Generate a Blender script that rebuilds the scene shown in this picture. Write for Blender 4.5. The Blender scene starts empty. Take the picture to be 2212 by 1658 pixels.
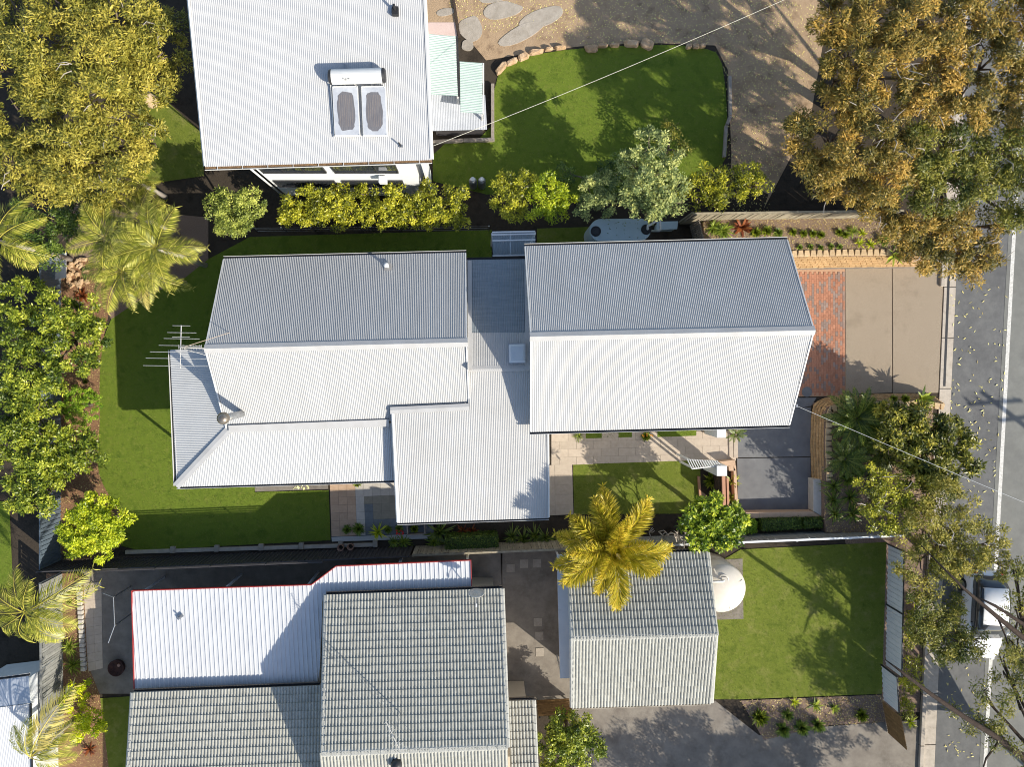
import bpy, math, random
import numpy as np
from mathutils import Vector, Matrix
random.seed(7); rng = np.random.default_rng(7)
scn = bpy.context.scene
COL = scn.collection
R = math.radians

# ------------------------------------------------------------------ camera, sky, sun, exposure
CAM_H = 34.0            # drone height above the driveway, metres
FOC = 1500.0            # focal length in plan units (photo drawn 2212 units wide)
NX, NY = 1045.0, 785.0  # plan units straight under the drone
cd = bpy.data.cameras.new('camera'); cam = bpy.data.objects.new('camera', cd); COL.objects.link(cam)
cam.location = (0, 0, CAM_H); cam.rotation_euler = (0, 0, 0)
cd.sensor_fit = 'HORIZONTAL'; cd.sensor_width = 36.0; cd.lens = 36.0*FOC/2212.0
cd.shift_x = (1106-NX)/2212.0; cd.shift_y = -(829-NY)/2212.0
cd.clip_start = 0.1; cd.clip_end = 1500
scn.camera = cam
SUN_EL, SUN_AZ = 32.0, 128.3       # azimuth clockwise from +Y
world = bpy.data.worlds.new('World'); scn.world = world; world.use_nodes = True
wn = world.node_tree.nodes; wl = world.node_tree.links
sky = wn.new('ShaderNodeTexSky'); sky.sky_type = 'NISHITA'; sky.sun_disc = False
sky.sun_elevation = R(SUN_EL); sky.sun_rotation = R(SUN_AZ)
bg = wn['Background']; bg.inputs[1].default_value = 0.15
wl.new(sky.outputs[0], bg.inputs[0])
sd = bpy.data.lights.new('sun', 'SUN'); sd.energy = 5.0; sd.angle = R(0.5); sd.color = (1.0, 0.93, 0.80)
sun = bpy.data.objects.new('sun', sd); COL.objects.link(sun); sun.location = (30, -30, 40)
S = Vector((math.sin(R(SUN_AZ))*math.cos(R(SUN_EL)), math.cos(R(SUN_AZ))*math.cos(R(SUN_EL)), math.sin(R(SUN_EL))))
sun.rotation_euler = S.to_track_quat('Z', 'Y').to_euler()
vs = scn.view_settings; vs.view_transform = 'Standard'; vs.look = 'None'; vs.gamma = 1.0; vs.exposure = 0.42
vs.use_curve_mapping = False
scn.cycles.filter_width = 1.0

# ------------------------------------------------------------------ helpers
def P(px, py, z=0.0):
    """plan units of the survey drawing -> metres, for a point at height z"""
    k = (CAM_H-z)/FOC
    return Vector(((px-NX)*k, (NY-py)*k, z))
def lerp(a, b, t): return a+(b-a)*t
def rootloc(o):
    v = Vector((0, 0, 0))
    while o is not None:
        v += o.location; o = o.parent
    return v
def tag(o, label=None, cat=None, group=None, kind=None):
    if label: o['label'] = label
    if cat: o['category'] = cat
    if group: o['group'] = group
    if kind: o['kind'] = kind
    return o
def thing(name, loc, label, cat, group=None):
    o = bpy.data.objects.new(name, None); COL.objects.link(o); o.location = loc
    o.empty_display_size = 0.2
    return tag(o, label, cat, group)
def link(name, me, parent=None, loc=None):
    o = bpy.data.objects.new(name, me); COL.objects.link(o)
    if parent is not None: o.parent = parent
    if loc is not None: o.location = loc
    return o
class MB:
    def __init__(s): s.v = []; s.f = []
    def add(s, vs_, fs):
        b = len(s.v); s.v += [tuple(v) for v in vs_]; s.f += [tuple(i+b for i in f) for f in fs]; return s
    def hexa(s, b, t):   # bottom 4 ccw, top 4 ccw
        return s.add(list(b)+list(t), [(3,2,1,0),(4,5,6,7),(0,1,5,4),(1,2,6,5),(2,3,7,6),(3,0,4,7)])
    def box(s, c, d, rz=0.0):
        x, y, z = d[0]/2, d[1]/2, d[2]/2; ca, sa = math.cos(rz), math.sin(rz)
        q = []
        for zz in (-z, z):
            for (a, b) in ((-x,-y),(x,-y),(x,y),(-x,y)):
                q.append((c[0]+a*ca-b*sa, c[1]+a*sa+b*ca, c[2]+zz))
        return s.hexa(q[:4], q[4:])
    def beam(s, a, b, w, h):   # rectangular bar between two points, h along z-ish
        a, b = Vector(a), Vector(b); d = (b-a).normalized()
        up = Vector((0,0,1)) if abs(d.z) < .95 else Vector((1,0,0))
        sd_ = d.cross(up).normalized()*w/2; u = sd_.cross(d).normalized()*h/2
        return s.hexa([a-sd_-u, a+sd_-u, b+sd_-u, b-sd_-u], [a-sd_+u, a+sd_+u, b+sd_+u, b-sd_+u])
    def tube(s, pts, rad, n=8, cap=True):
        pts = [Vector(p) for p in pts]
        if not hasattr(rad, '__len__'): rad = [rad]*len(pts)
        base = len(s.v); prev = None
        for i, p in enumerate(pts):
            d = (pts[min(i+1, len(pts)-1)]-pts[max(i-1, 0)]).normalized()
            if prev is None:
                a = Vector((0,0,1)) if abs(d.z) < .9 else Vector((1,0,0))
                u = d.cross(a).normalized()
            else:
                u = (prev-d*prev.dot(d)).normalized()
            prev = u; w = d.cross(u)
            for k in range(n):
                t = 2*math.pi*k/n; s.v.append(tuple(p+(u*math.cos(t)+w*math.sin(t))*rad[i]))
        for i in range(len(pts)-1):
            for k in range(n):
                k2 = (k+1) % n
                s.f.append((base+i*n+k, base+i*n+k2, base+(i+1)*n+k2, base+(i+1)*n+k))
        if cap:
            s.f.append(tuple(base+k for k in range(n))[::-1]); s.f.append(tuple(base+(len(pts)-1)*n+k for k in range(n)))
        return s
    def lathe(s, c, prof, n=24, sx=1, sy=1):
        base = len(s.v)
        for (r, z) in prof:
            for k in range(n):
                t = 2*math.pi*k/n; s.v.append((c[0]+r*sx*math.cos(t), c[1]+r*sy*math.sin(t), c[2]+z))
        for i in range(len(prof)-1):
            for k in range(n):
                k2 = (k+1) % n; s.f.append((base+i*n+k, base+i*n+k2, base+(i+1)*n+k2, base+(i+1)*n+k))
        s.f.append(tuple(base+k for k in range(n))[::-1]); s.f.append(tuple(base+(len(prof)-1)*n+k for k in range(n)))
        return s
    def prism(s, poly, z0, z1):
        n = len(poly)
        return s.add([(p[0], p[1], z0) for p in poly]+[(p[0], p[1], z1) for p in poly],
                     [tuple(range(n))[::-1], tuple(range(n, 2*n))]+[(i, (i+1) % n, n+(i+1) % n, n+i) for i in range(n)])
    def build(s, name, mat, parent=None, smooth=False, bevel=0, seg=1):
        off = rootloc(parent)
        me = bpy.data.meshes.new(name)
        me.from_pydata([(v[0]-off.x, v[1]-off.y, v[2]-off.z) for v in s.v], [], s.f)
        import bmesh
        bm = bmesh.new(); bm.from_mesh(me); bmesh.ops.recalc_face_normals(bm, faces=bm.faces)
        bm.to_mesh(me); bm.free()
        me.update(); me.materials.append(mat)
        if smooth: me.polygons.foreach_set('use_smooth', [True]*len(me.polygons))
        o = link(name, me, parent)
        if bevel:
            m = o.modifiers.new('bevel', 'BEVEL'); m.width = bevel; m.segments = seg; m.limit_method = 'ANGLE'
        return o
def npmesh(name, verts, quads, mat, attr=None, smooth=False):
    me = bpy.data.meshes.new(name)
    nv, nf = len(verts), len(quads); k = quads.shape[1]
    me.vertices.add(nv); me.vertices.foreach_set('co', verts.astype(np.float32).ravel())
    me.loops.add(nf*k); me.loops.foreach_set('vertex_index', quads.astype(np.int32).ravel())
    me.polygons.add(nf); me.polygons.foreach_set('loop_start', (np.arange(nf)*k).astype(np.int32))
    if smooth: me.polygons.foreach_set('use_smooth', np.ones(nf, dtype=bool))
    me.update(calc_edges=True)
    if attr is not None:
        a = me.attributes.new('tint', 'FLOAT', 'FACE'); a.data.foreach_set('value', attr.astype(np.float32))
    me.materials.append(mat)
    return me

# ------------------------------------------------------------------ materials
def base_mat(name):
    m = bpy.data.materials.new(name); m.use_nodes = True
    nt = m.node_tree; return m, nt.nodes, nt.links, nt.nodes['Principled BSDF']
def ramp(n, stops):
    r = n.new('ShaderNodeValToRGB'); e = r.color_ramp.elements
    while len(e) < len(stops): e.new(0.5)
    for i, (p, c) in enumerate(stops): e[i].position = p; e[i].color = (c[0], c[1], c[2], 1)
    return r
MATS = {}
def M(name, c1, c2=None, scale=3.0, rough=.8, bump=0.0, bscale=None, metal=0.0, detail=6, rnd=0.0, spec=.4, c3=None, aniso=None, stain=None):
    """noise-varied surface in world metres; rnd = brightness variation per piece"""
    if name in MATS: return MATS[name]
    m, n, l, b = base_mat(name); MATS[name] = m
    geo = n.new('ShaderNodeNewGeometry'); vec = geo.outputs['Position']
    if aniso:
        mp = n.new('ShaderNodeMapping'); mp.inputs['Scale'].default_value = aniso; l.new(vec, mp.inputs[0]); vec = mp.outputs[0]
    b.inputs['Roughness'].default_value = rough; b.inputs['Metallic'].default_value = metal
    b.inputs['Specular IOR Level'].default_value = spec
    c2 = c2 or c1
    nz = n.new('ShaderNodeTexNoise'); nz.inputs['Scale'].default_value = scale; nz.inputs['Detail'].default_value = detail
    nz.inputs['Roughness'].default_value = .65
    l.new(vec, nz.inputs['Vector'])
    stops = [(.3, c1), (.7, c2)] if c3 is None else [(.25, c1), (.5, c2), (.75, c3)]
    r = ramp(n, stops); l.new(nz.outputs[0], r.inputs[0]); colr = r.outputs[0]
    if stain:      # (colour, scale, threshold, amount)
        n2 = n.new('ShaderNodeTexNoise'); n2.inputs['Scale'].default_value = stain[1]; n2.inputs['Detail'].default_value = 7
        n2.inputs['Roughness'].default_value = .7
        l.new(geo.outputs['Position'], n2.inputs['Vector'])
        r2 = ramp(n, [(stain[2], (0,0,0)), (min(stain[2]+.16, 1), (stain[3],)*3)]); l.new(n2.outputs[0], r2.inputs[0])
        mx = n.new('ShaderNodeMix'); mx.data_type = 'RGBA'; l.new(r2.outputs[0], mx.inputs[0]); l.new(colr, mx.inputs[6])
        mx.inputs[7].default_value = (*stain[0], 1); colr = mx.outputs[2]
    if rnd:
        oi = n.new('ShaderNodeObjectInfo'); mr = n.new('ShaderNodeMapRange')
        mr.inputs[3].default_value = 1-rnd; mr.inputs[4].default_value = 1+rnd
        l.new(oi.outputs['Random'], mr.inputs[0])
        hs = n.new('ShaderNodeHueSaturation'); l.new(mr.outputs[0], hs.inputs['Value']); l.new(colr, hs.inputs['Color']); colr = hs.outputs[0]
    l.new(colr, b.inputs['Base Color'])
    if bump:
        nb = n.new('ShaderNodeTexNoise'); nb.inputs['Scale'].default_value = bscale or scale*6; nb.inputs['Detail'].default_value = 4
        l.new(geo.outputs['Position'], nb.inputs['Vector'])
        bp = n.new('ShaderNodeBump'); bp.inputs['Strength'].default_value = bump; bp.inputs['Distance'].default_value = .03
        l.new(nb.outputs[0], bp.inputs['Height']); l.new(bp.outputs[0], b.inputs['Normal'])
    return m
def LEAF(name, c1, c2, c3, gloss=.5, trans=.3):
    if name in MATS: return MATS[name]
    m, n, l, b = base_mat(name); MATS[name] = m
    c1, c2, c3 = [(c[0]*1.6, c[1]*1.66, c[2]*.85) for c in (c1, c2, c3)]
    a = n.new('ShaderNodeAttribute'); a.attribute_name = 'tint'
    r = ramp(n, [(.1, c1), (.5, c2), (.9, c3)]); l.new(a.outputs['Fac'], r.inputs[0])
    l.new(r.outputs[0], b.inputs['Base Color']); b.inputs['Roughness'].default_value = gloss
    b.inputs['Specular IOR Level'].default_value = .4
    t = n.new('ShaderNodeBsdfTranslucent'); l.new(r.outputs[0], t.inputs[0])
    mx = n.new('ShaderNodeMixShader'); mx.inputs[0].default_value = trans
    l.new(b.outputs[0], mx.inputs[1]); l.new(t.outputs[0], mx.inputs[2]); l.new(mx.outputs[0], n['Material Output'].inputs[0])
    return m
def GLASS(name, tint, alpha=.35, rough=.1):
    m, n, l, b = base_mat(name); MATS[name] = m
    b.inputs['Base Color'].default_value = (*tint, 1); b.inputs['Roughness'].default_value = rough; b.inputs['Alpha'].default_value = alpha
    return m
WHITE_ROOF = M('off_white_roof_steel', (.42,.415,.40), (.47,.465,.455), 1.2, .45, rnd=.02, stain=((.36,.35,.33), .9, .62, .35), spec=.2)
OLD_ROOF = M('weathered_white_roof_steel', (.36,.36,.352), (.44,.438,.43), 2.2, .45, rnd=.025, aniso=(6,.5,1), stain=((.31,.305,.30), 1.6, .6, .35), spec=.2)
VER_ROOF = M('verandah_roof_steel', (.47,.47,.458), (.52,.52,.51), 1.5, .45, rnd=.015, stain=((.42,.40,.36), 1.2, .62, .3), spec=.2)
LINK_ROOF = M('dull_blue_grey_roof_sheet', (.17,.20,.22), (.25,.28,.30), 2.0, .35, rnd=.05, aniso=(.6,5,1), spec=.6)
TOP_ROOF = M('white_grey_roof_steel', (.45,.45,.45), (.51,.51,.506), 1.2, .5, rnd=.02, stain=((.37,.365,.36), .8, .62, .3), spec=.2)
RIB_ROOF = M('white_ribbed_roof_steel', (.52,.53,.55), (.60,.61,.62), 1.0, .45, rnd=.02, stain=((.34,.34,.35), 2.5, .6, .4), spec=.2)
GREEN_ROOF = M('pale_green_awning_steel', (.33,.42,.38), (.40,.49,.45), 2, .4, rnd=.03)
FLASH = M('roof_flashing_white', (.42,.41,.395), (.48,.475,.465), 2, .45, spec=.2)
GUTTER = M('gutter_white', (.58,.575,.55), (.66,.65,.63), 3, .5, spec=.25)
LITTER = M('gutter_leaf_litter', (.10,.06,.03), (.30,.18,.09), 14, .9, bump=.5)
REDTRIM = M('red_trim', (.30,.03,.03), (.38,.05,.04), 4, .5)
DARKMETAL = M('dark_metal', (.02,.02,.022), (.04,.04,.042), 6, .5)
GALV = M('galvanised_steel', (.35,.36,.37), (.5,.5,.5), 12, .35, metal=.8)
ALU = M('aluminium_tube', (.62,.6,.56), (.72,.7,.66), 8, .35, metal=.4)
TILE = M('grey_concrete_tile', (.33,.325,.28), (.46,.45,.395), 5, .75, rnd=.09, bump=.25, bscale=60, stain=((.24,.23,.20), 1.1, .58, .4))
TILE2 = M('grey_concrete_ridge_tile', (.37,.365,.33), (.46,.455,.41), 5, .75, rnd=.07, bump=.25, bscale=60)
WALLW = M('white_weatherboard', (.66,.66,.65), (.74,.74,.72), 3, .55)
WALLC = M('cream_render', (.52,.46,.37), (.58,.52,.43), 3, .8, bump=.2)
GLASSD = M('dark_window_glass', (.02,.025,.03), (.05,.055,.06), 1, .06, spec=.8)
SOIL = M('shade_darkened_ground', (.022,.018,.014), (.06,.048,.036), 1.3, .95, bump=.6, bscale=18, c3=(.04,.032,.025), spec=.1)  # soil colour darkened to carry the shade under trees and shrubs
DIRT = M('sandy_dirt', (.27,.18,.105), (.40,.285,.18), .9, .95, bump=.7, bscale=20, c3=(.33,.23,.14), stain=((.15,.10,.065), 1.4, .53, .75), spec=.1)
MULCH = M('bark_mulch', (.13,.085,.06), (.34,.24,.18), 22, .95, bump=.9, bscale=60)
MULCHR = M('red_brown_mulch', (.14,.07,.04), (.36,.20,.11), 20, .95, bump=.9, bscale=60)
LAWN = M('mown_lawn', (.08,.13,.018), (.15,.205,.028), 1.6, .95, bump=1.0, bscale=40, c3=(.115,.17,.022), stain=((.23,.23,.06), 3.2, .54, .55), spec=.05)
LAWN2 = M('pale_patchy_lawn', (.09,.13,.018), (.17,.205,.035), 1.9, .95, bump=1.0, bscale=40, c3=(.13,.17,.025), stain=((.28,.26,.09), 1.2, .52, .65), spec=.05)  # slightly paler, yellower lawn with broader patches
CONC = M('exposed_aggregate_concrete', (.22,.175,.125), (.44,.36,.27), 55, .9, bump=.5, bscale=90, stain=((.22,.175,.125), .7, .54, .55), spec=.15)
CONCG = M('shade_grey_concrete', (.13,.13,.135), (.19,.19,.19), 1.2, .85, bump=.3, bscale=80, stain=((.15,.15,.15), 1.3, .55, .5))  # tree shade on the parking court is put into this darker grey
CONCB = M('brown_concrete', (.17,.145,.12), (.27,.24,.20), 1.5, .9, bump=.4, bscale=60, stain=((.10,.085,.07), .8, .53, .6))
KERB = M('kerb_concrete', (.38,.33,.27), (.50,.44,.37), 4, .85, bump=.3, bscale=60, stain=((.25,.21,.17), 2.2, .55, .6))
ASPH = M('asphalt', (.115,.115,.115), (.17,.17,.165), 2, .9, bump=.5, bscale=110, stain=((.09,.09,.092), .35, .5, .6))
ASPH2 = M('asphalt_lane', (.17,.17,.155), (.22,.22,.20), 2, .9, bump=.5, bscale=110, stain=((.13,.13,.125), .35, .5, .5))
PAINT = M('road_paint', (.45,.44,.40), (.72,.70,.66), 9, .7, stain=((.22,.21,.2), 5, .56, .7))
PAVB = M('beige_paver', (.44,.36,.285), (.52,.44,.35), 5, .8, rnd=.06, bump=.2, bscale=90)
PAVP = M('peach_paver', (.46,.31,.20), (.54,.38,.26), 5, .8, rnd=.08, bump=.2, bscale=90)
PAVL = M('pale_paver', (.46,.42,.36), (.54,.50,.44), 5, .8, rnd=.06, bump=.2, bscale=90)
PAVG = M('slate_grey_paver', (.13,.15,.165), (.19,.205,.215), 5, .8, rnd=.06, bump=.2, bscale=90)
PAVO = M('olive_paver', (.23,.21,.16), (.30,.27,.21), 5, .8, rnd=.06, bump=.2, bscale=90)
BRICK = M('orange_brick_paver', (.33,.145,.085), (.43,.205,.125), 8, .9, rnd=.14, bump=.3, bscale=80)
BRICKG = M('grey_brick_paver', (.24,.17,.14), (.31,.225,.185), 8, .9, rnd=.14, bump=.3, bscale=80)
SANDJ = M('jointing_sand', (.40,.24,.15), (.48,.30,.19), 10, .95)
BLOCK = M('yellow_split_block', (.37,.23,.10), (.55,.37,.19), 7, .9, rnd=.13, bump=.8, bscale=28)
BLOCKC = M('yellow_cap_block', (.50,.35,.19), (.62,.46,.28), 7, .85, rnd=.1, bump=.4, bscale=40)
STONE = M('sandstone_boulder', (.36,.22,.11), (.58,.42,.27), 4, .9, rnd=.12, bump=.8, bscale=16)
FLAG = M('grey_flagstone', (.30,.26,.21), (.42,.37,.31), 2.5, .9, rnd=.1, bump=.5, bscale=25, stain=((.2,.16,.12), 2.2, .56, .6))
PALING = M('weathered_paling', (.26,.22,.155), (.40,.35,.25), 6, .9, rnd=.16, bump=.4, bscale=30)
PALG = M('grey_paling', (.20,.20,.185), (.31,.31,.285), 6, .9, rnd=.12, bump=.4, bscale=30)
PALB = M('brown_gate_board', (.16,.09,.035), (.28,.17,.07), 6, .85, rnd=.15, bump=.3, bscale=30)
SLEEPER = M('timber_sleeper', (.25,.21,.17), (.36,.31,.26), 5, .9, rnd=.1, bump=.4, bscale=25)
STEELF = M('slate_blue_steel_fence', (.10,.135,.17), (.13,.165,.20), 2, .5, rnd=.05)
DARKF = M('dark_brown_steel_fence', (.045,.042,.045), (.065,.06,.062), 2, .6, rnd=.08)
LIGHTF = M('pale_grey_steel_fence', (.62,.64,.66), (.70,.72,.73), 2, .5, rnd=.05)
TANKB = M('pale_blue_tank_steel', (.40,.50,.53), (.46,.56,.59), 2, .45)
CREAM = M('cream_tank_plastic', (.60,.555,.47), (.68,.63,.55), 1.5, .45, stain=((.45,.41,.34), 2.5, .6, .4))
PVC = M('white_pvc', (.62,.62,.60), (.68,.68,.66), 3, .35)
BLACKP = M('black_plastic_mesh', (.012,.012,.014), (.03,.03,.03), 30, .6)
BARK = M('grey_brown_bark', (.09,.065,.05), (.22,.17,.13), 8, .95, bump=.7, bscale=25)
BARKP = M('pale_smooth_bark', (.32,.28,.24), (.48,.43,.37), 5, .85, bump=.3, bscale=20)
BARKD = M('dark_bark', (.03,.02,.014), (.075,.05,.035), 8, .95, bump=.7, bscale=25)
COLM = M('white_rendered_column', (.62,.62,.61), (.68,.68,.67), 3, .6)
TERRA = M('terracotta_cap', (.42,.21,.13), (.50,.27,.17), 5, .8)
PINK = M('pink_render', (.56,.42,.37), (.62,.48,.43), 2, .8, bump=.2)
COLLECT = M('solar_absorber', (.10,.10,.115), (.20,.19,.19), 5, .12, spec=.7, aniso=(8,.4,1))
PANELW = M('frosted_collector_glass', (.36,.38,.42), (.52,.54,.57), 2.5, .15, spec=.7)
CARW = M('white_car_paint', (.80,.80,.80), (.82,.82,.82), 2, .18, spec=.6)
TYRE = M('tyre_rubber', (.015,.015,.015), (.03,.03,.03), 8, .8)
REDL = M('red_lens', (.4,.01,.01), (.45,.02,.02), 2, .2)
PEBB = M('white_pebbles', (.40,.39,.36), (.62,.61,.58), 45, .8, bump=.8, bscale=60)
POLY = GLASS('clear_polycarbonate', (.45,.55,.60), .42, .15)
CHAR = M('charcoal_ring', (.03,.015,.012), (.09,.04,.03), 8, .9)
POT = M('terracotta_pot', (.34,.19,.13), (.42,.26,.19), 6, .85)
# foliage
L_OLIVE = LEAF('olive_gold_leaves', (.05,.058,.014), (.20,.175,.045), (.36,.285,.09), .55, .2)
L_GUM = LEAF('bronze_green_leaves', (.045,.045,.016), (.17,.125,.04), (.40,.235,.085), .5, .2)
L_GUMG = LEAF('deep_gum_leaves', (.03,.045,.012), (.10,.105,.025), (.26,.22,.06), .5, .25)
L_LILLY = LEAF('yellow_green_glossy_leaves', (.035,.045,.01), (.19,.19,.022), (.46,.41,.065), .4, .25)
L_GREEN = LEAF('fresh_green_leaves', (.03,.05,.012), (.125,.155,.022), (.36,.36,.08), .4, .25)
L_PALE = LEAF('pale_green_leaves', (.05,.07,.02), (.20,.225,.075), (.46,.45,.20), .5, .25)
L_GREY = LEAF('grey_green_leaves', (.06,.085,.055), (.19,.22,.14), (.45,.43,.27), .45, .25)
L_DARK = LEAF('dark_green_leaves', (.02,.04,.014), (.055,.09,.025), (.16,.20,.06), .4, .2)
L_YELL = LEAF('bright_yellow_green_leaves', (.09,.13,.012), (.30,.34,.025), (.52,.50,.07), .4, .35)
L_LIME = LEAF('lime_yellow_leaves', (.20,.25,.01), (.42,.44,.015), (.58,.55,.04), .5, .35)
L_BALL = LEAF('clipped_green_leaves', (.06,.12,.014), (.16,.25,.025), (.30,.36,.06), .5, .3)
L_CITR = LEAF('glossy_citrus_leaves', (.025,.055,.01), (.12,.17,.014), (.42,.43,.06), .4, .25)
L_FRONT = LEAF('dark_olive_glossy_leaves', (.022,.032,.009), (.085,.09,.018), (.33,.28,.07), .4, .25)
L_PALM = LEAF('palm_leaves', (.04,.05,.012), (.17,.175,.03), (.50,.42,.17), .4, .25)
L_FOX = LEAF('foxtail_leaves', (.06,.06,.01), (.26,.225,.022), (.55,.39,.10), .4, .25)
L_DRY = LEAF('dry_frond_leaves', (.26,.19,.09), (.42,.33,.18), (.55,.46,.30), .7, .2)
L_CYC = LEAF('dark_cycad_leaves', (.02,.035,.010), (.055,.085,.022), (.22,.24,.08), .35, .2)
L_STRAP = LEAF('strappy_leaves', (.04,.07,.014), (.13,.17,.035), (.36,.38,.10), .4, .3)
L_RED = LEAF('burgundy_leaves', (.09,.02,.015), (.18,.05,.03), (.30,.11,.06), .45, .25)
L_GRASS = LEAF('grass_blades', (.045,.065,.018), (.09,.115,.03), (.19,.19,.07), .7, .25)
L_CHIP = LEAF('bark_chips', (.10,.06,.04), (.26,.18,.13), (.50,.40,.32), .9, 0)
L_FALL = LEAF('fallen_leaf', (.30,.22,.12), (.50,.42,.28), (.62,.55,.42), .8, 0)
# ------------------------------------------------------------------ scatter helpers
def inpoly(pts, poly):
    x, y = pts[:, 0], pts[:, 1]; ins = np.zeros(len(pts), bool); n = len(poly); j = n-1
    for i in range(n):
        xi, yi, xj, yj = poly[i][0], poly[i][1], poly[j][0], poly[j][1]
        c = ((yi > y) != (yj > y)) & (x < (xj-xi)*(y-yi)/(yj-yi+1e-12)+xi); ins ^= c; j = i
    return ins
def scatter(poly, dens):
    a = np.array([(p[0], p[1]) for p in poly]); lo, hi = a.min(0), a.max(0)
    n = int((hi-lo).prod()*dens); q = lo+rng.random((n, 2))*(hi-lo)
    return q[inpoly(q, a)]
def unit(v): return v/np.maximum(np.linalg.norm(v, axis=-1, keepdims=True), 1e-9)
def leaf_arrays(pos, d, nrm, ln, wd):
    """pointed leaf quads: pos base, d direction, nrm facing; ln, wd arrays"""
    side = unit(np.cross(d, nrm))*wd[:, None]*.5
    mid = pos+d*(ln*.45)[:, None]; tip = pos+d*ln[:, None]
    v = np.stack([pos, mid+side, tip, mid-side], 1).reshape(-1, 3)
    f = np.arange(len(pos)*4).reshape(-1, 4)
    return v, f
def blades(name, poly, dens, z, mat, parent=None, ln=.07, wd=.012, flat=False, label=None, cat=None):
    q = scatter(poly, dens); n = len(q)
    if n == 0: return None
    pos = np.c_[q, np.full(n, z)]
    th = rng.random(n)*2*np.pi; el = rng.uniform(.0, .12, n) if flat else rng.uniform(.25, 1.2, n)
    d = np.c_[np.cos(th)*np.cos(el), np.sin(th)*np.cos(el), np.sin(el)]
    up = unit(np.c_[rng.normal(0, .35, (n, 2)), np.ones(n)]) if flat else unit(np.c_[-np.cos(th)*np.sin(el), -np.sin(th)*np.sin(el), np.cos(el)])
    if flat: pos[:, 2] += rng.uniform(.004, .02, n)
    l_ = ln*rng.uniform(.6, 1.4, n); w_ = wd*rng.uniform(.7, 1.3, n)
    v, f = leaf_arrays(pos, d, up, l_, w_)
    t = np.clip(rng.normal(.5, .22, n), 0, 1)
    off = rootloc(parent); v = v-np.array(off)
    o = link(name, npmesh(name, v, f, mat, t), parent); tag(o, label, cat, kind='stuff')
    return o
def sheet(name, pts, z, mat, parent=None, kind='structure', thick=0.0):
    poly = [P(x, y, z) for x, y in pts]
    mb = MB()
    if thick: mb.prism(poly, z-thick, z)
    else: mb.add([(p.x, p.y, z) for p in poly], [tuple(range(len(poly)))])
    o = mb.build(name, mat, parent)
    if parent is None: tag(o, kind=kind)
    return o, poly

# ------------------------------------------------------------------ the setting: ground, lawns, road, paving
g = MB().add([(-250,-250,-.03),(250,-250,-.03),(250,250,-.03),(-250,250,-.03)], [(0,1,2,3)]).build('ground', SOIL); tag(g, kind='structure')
def smooth_poly(pts, it=2):
    for _ in range(it):
        q = []
        for i in range(len(pts)):
            a, b = pts[i], pts[(i+1) % len(pts)]
            q += [(a[0]*.75+b[0]*.25, a[1]*.75+b[1]*.25), (a[0]*.25+b[0]*.75, a[1]*.25+b[1]*.75)]
        pts = q
    return pts
def lawn(name, pts, mat, dens, z=0.0, bl=True):
    o, poly = sheet(name, pts, z, mat)
    if bl: blades('grass', poly, dens, z, L_GRASS, label='short mown grass of the '+name.replace('_',' '), cat='grass')
    return o
lawn('back_lawn', [(540,512),(1062,497),(1062,560),(1010,640),(560,1055),(549,1064),(710,1060),(714,1168),(300,1190),(262,1180),(262,1112),(240,1080),(215,1040),(207,990),(215,900),(213,820),(220,740),(240,690),(300,650),(400,600),(450,560)], LAWN, 300)
lawn('tank_side_lawn', [(1160,494),(1285,490),(1290,535),(1160,540)], LAWN2, 260)
lawn('neighbour_front_lawn', smooth_poly([(1066,300),(1066,170),(1110,125),(1250,103),(1400,96),(1540,100),(1566,150),(1574,330),(1556,362),(1400,420),(935,420),(935,306)],1), LAWN, 300)
lawn('side_lawn', [(1555,1215),(1600,1188),(1915,1172),(1905,1500),(1600,1512),(1540,1512)], LAWN2, 300)
lawn('courtyard_lawn', [(1238,1004),(1512,995),(1516,1110),(1240,1112)], LAWN2, 350)
lawn('path_edge_lawn', [(1265,915),(1365,915),(1365,945),(1265,948)], LAWN, 350)
lawn('path_edge_lawn', [(1420,915),(1505,915),(1504,942),(1420,945)], LAWN, 350)
lawn('neighbour_back_lawn', [(-60,1080),(20,1085),(28,1270),(-60,1280)], LAWN, 250)
lawn('tree_side_lawn', [(300,190),(345,205),(440,290),(440,380),(300,400)], LAWN2, 250)
# dirt yard behind the neighbour's lawn
sheet('dirt_yard', [(880,-120),(1560,-160),(1790,20),(1750,260),(1640,470),(1575,470),(1580,330),(1572,150),(1545,98),(1400,92),(1250,100),(1110,120),(1050,130),(1000,70),(920,70)], -.008, DIRT)
dirt_poly = [P(x, y, -.008) for x, y in [(1000,60),(1250,95),(1560,95),(1575,460),(1660,460),(1790,20),(1400,-60),(930,-60)]]
blades('leaf_litter', dirt_poly, 55, -.008, L_FALL, flat=True, ln=.07, wd=.03, label='dry leaf litter scattered over the dirt yard', cat='leaf litter')
# mulch beds along the back fence and the sides
_, pm = sheet('back_garden_bed', smooth_poly([(95,560),(215,560),(245,640),(232,690),(222,740),(214,820),(217,900),(209,990),(216,1035),(240,1080),(262,1110),(262,1200),(120,1215),(95,1100)],1), .012, MULCHR)
blades('bark_mulch', pm, 160, .012, L_CHIP, flat=True, ln=.06, wd=.025, label='brown bark chips in the back garden bed', cat='mulch')
sheet('palm_bed', [(150,440),(450,470),(450,560),(400,600),(300,650),(240,690),(215,640),(150,600)], .004, MULCH)
sheet('north_boundary_bed', [(440,440),(1500,380),(1560,365),(1660,420),(1640,480),(1440,490),(1062,500),(540,515),(440,520)], -.004, SOIL)
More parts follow.
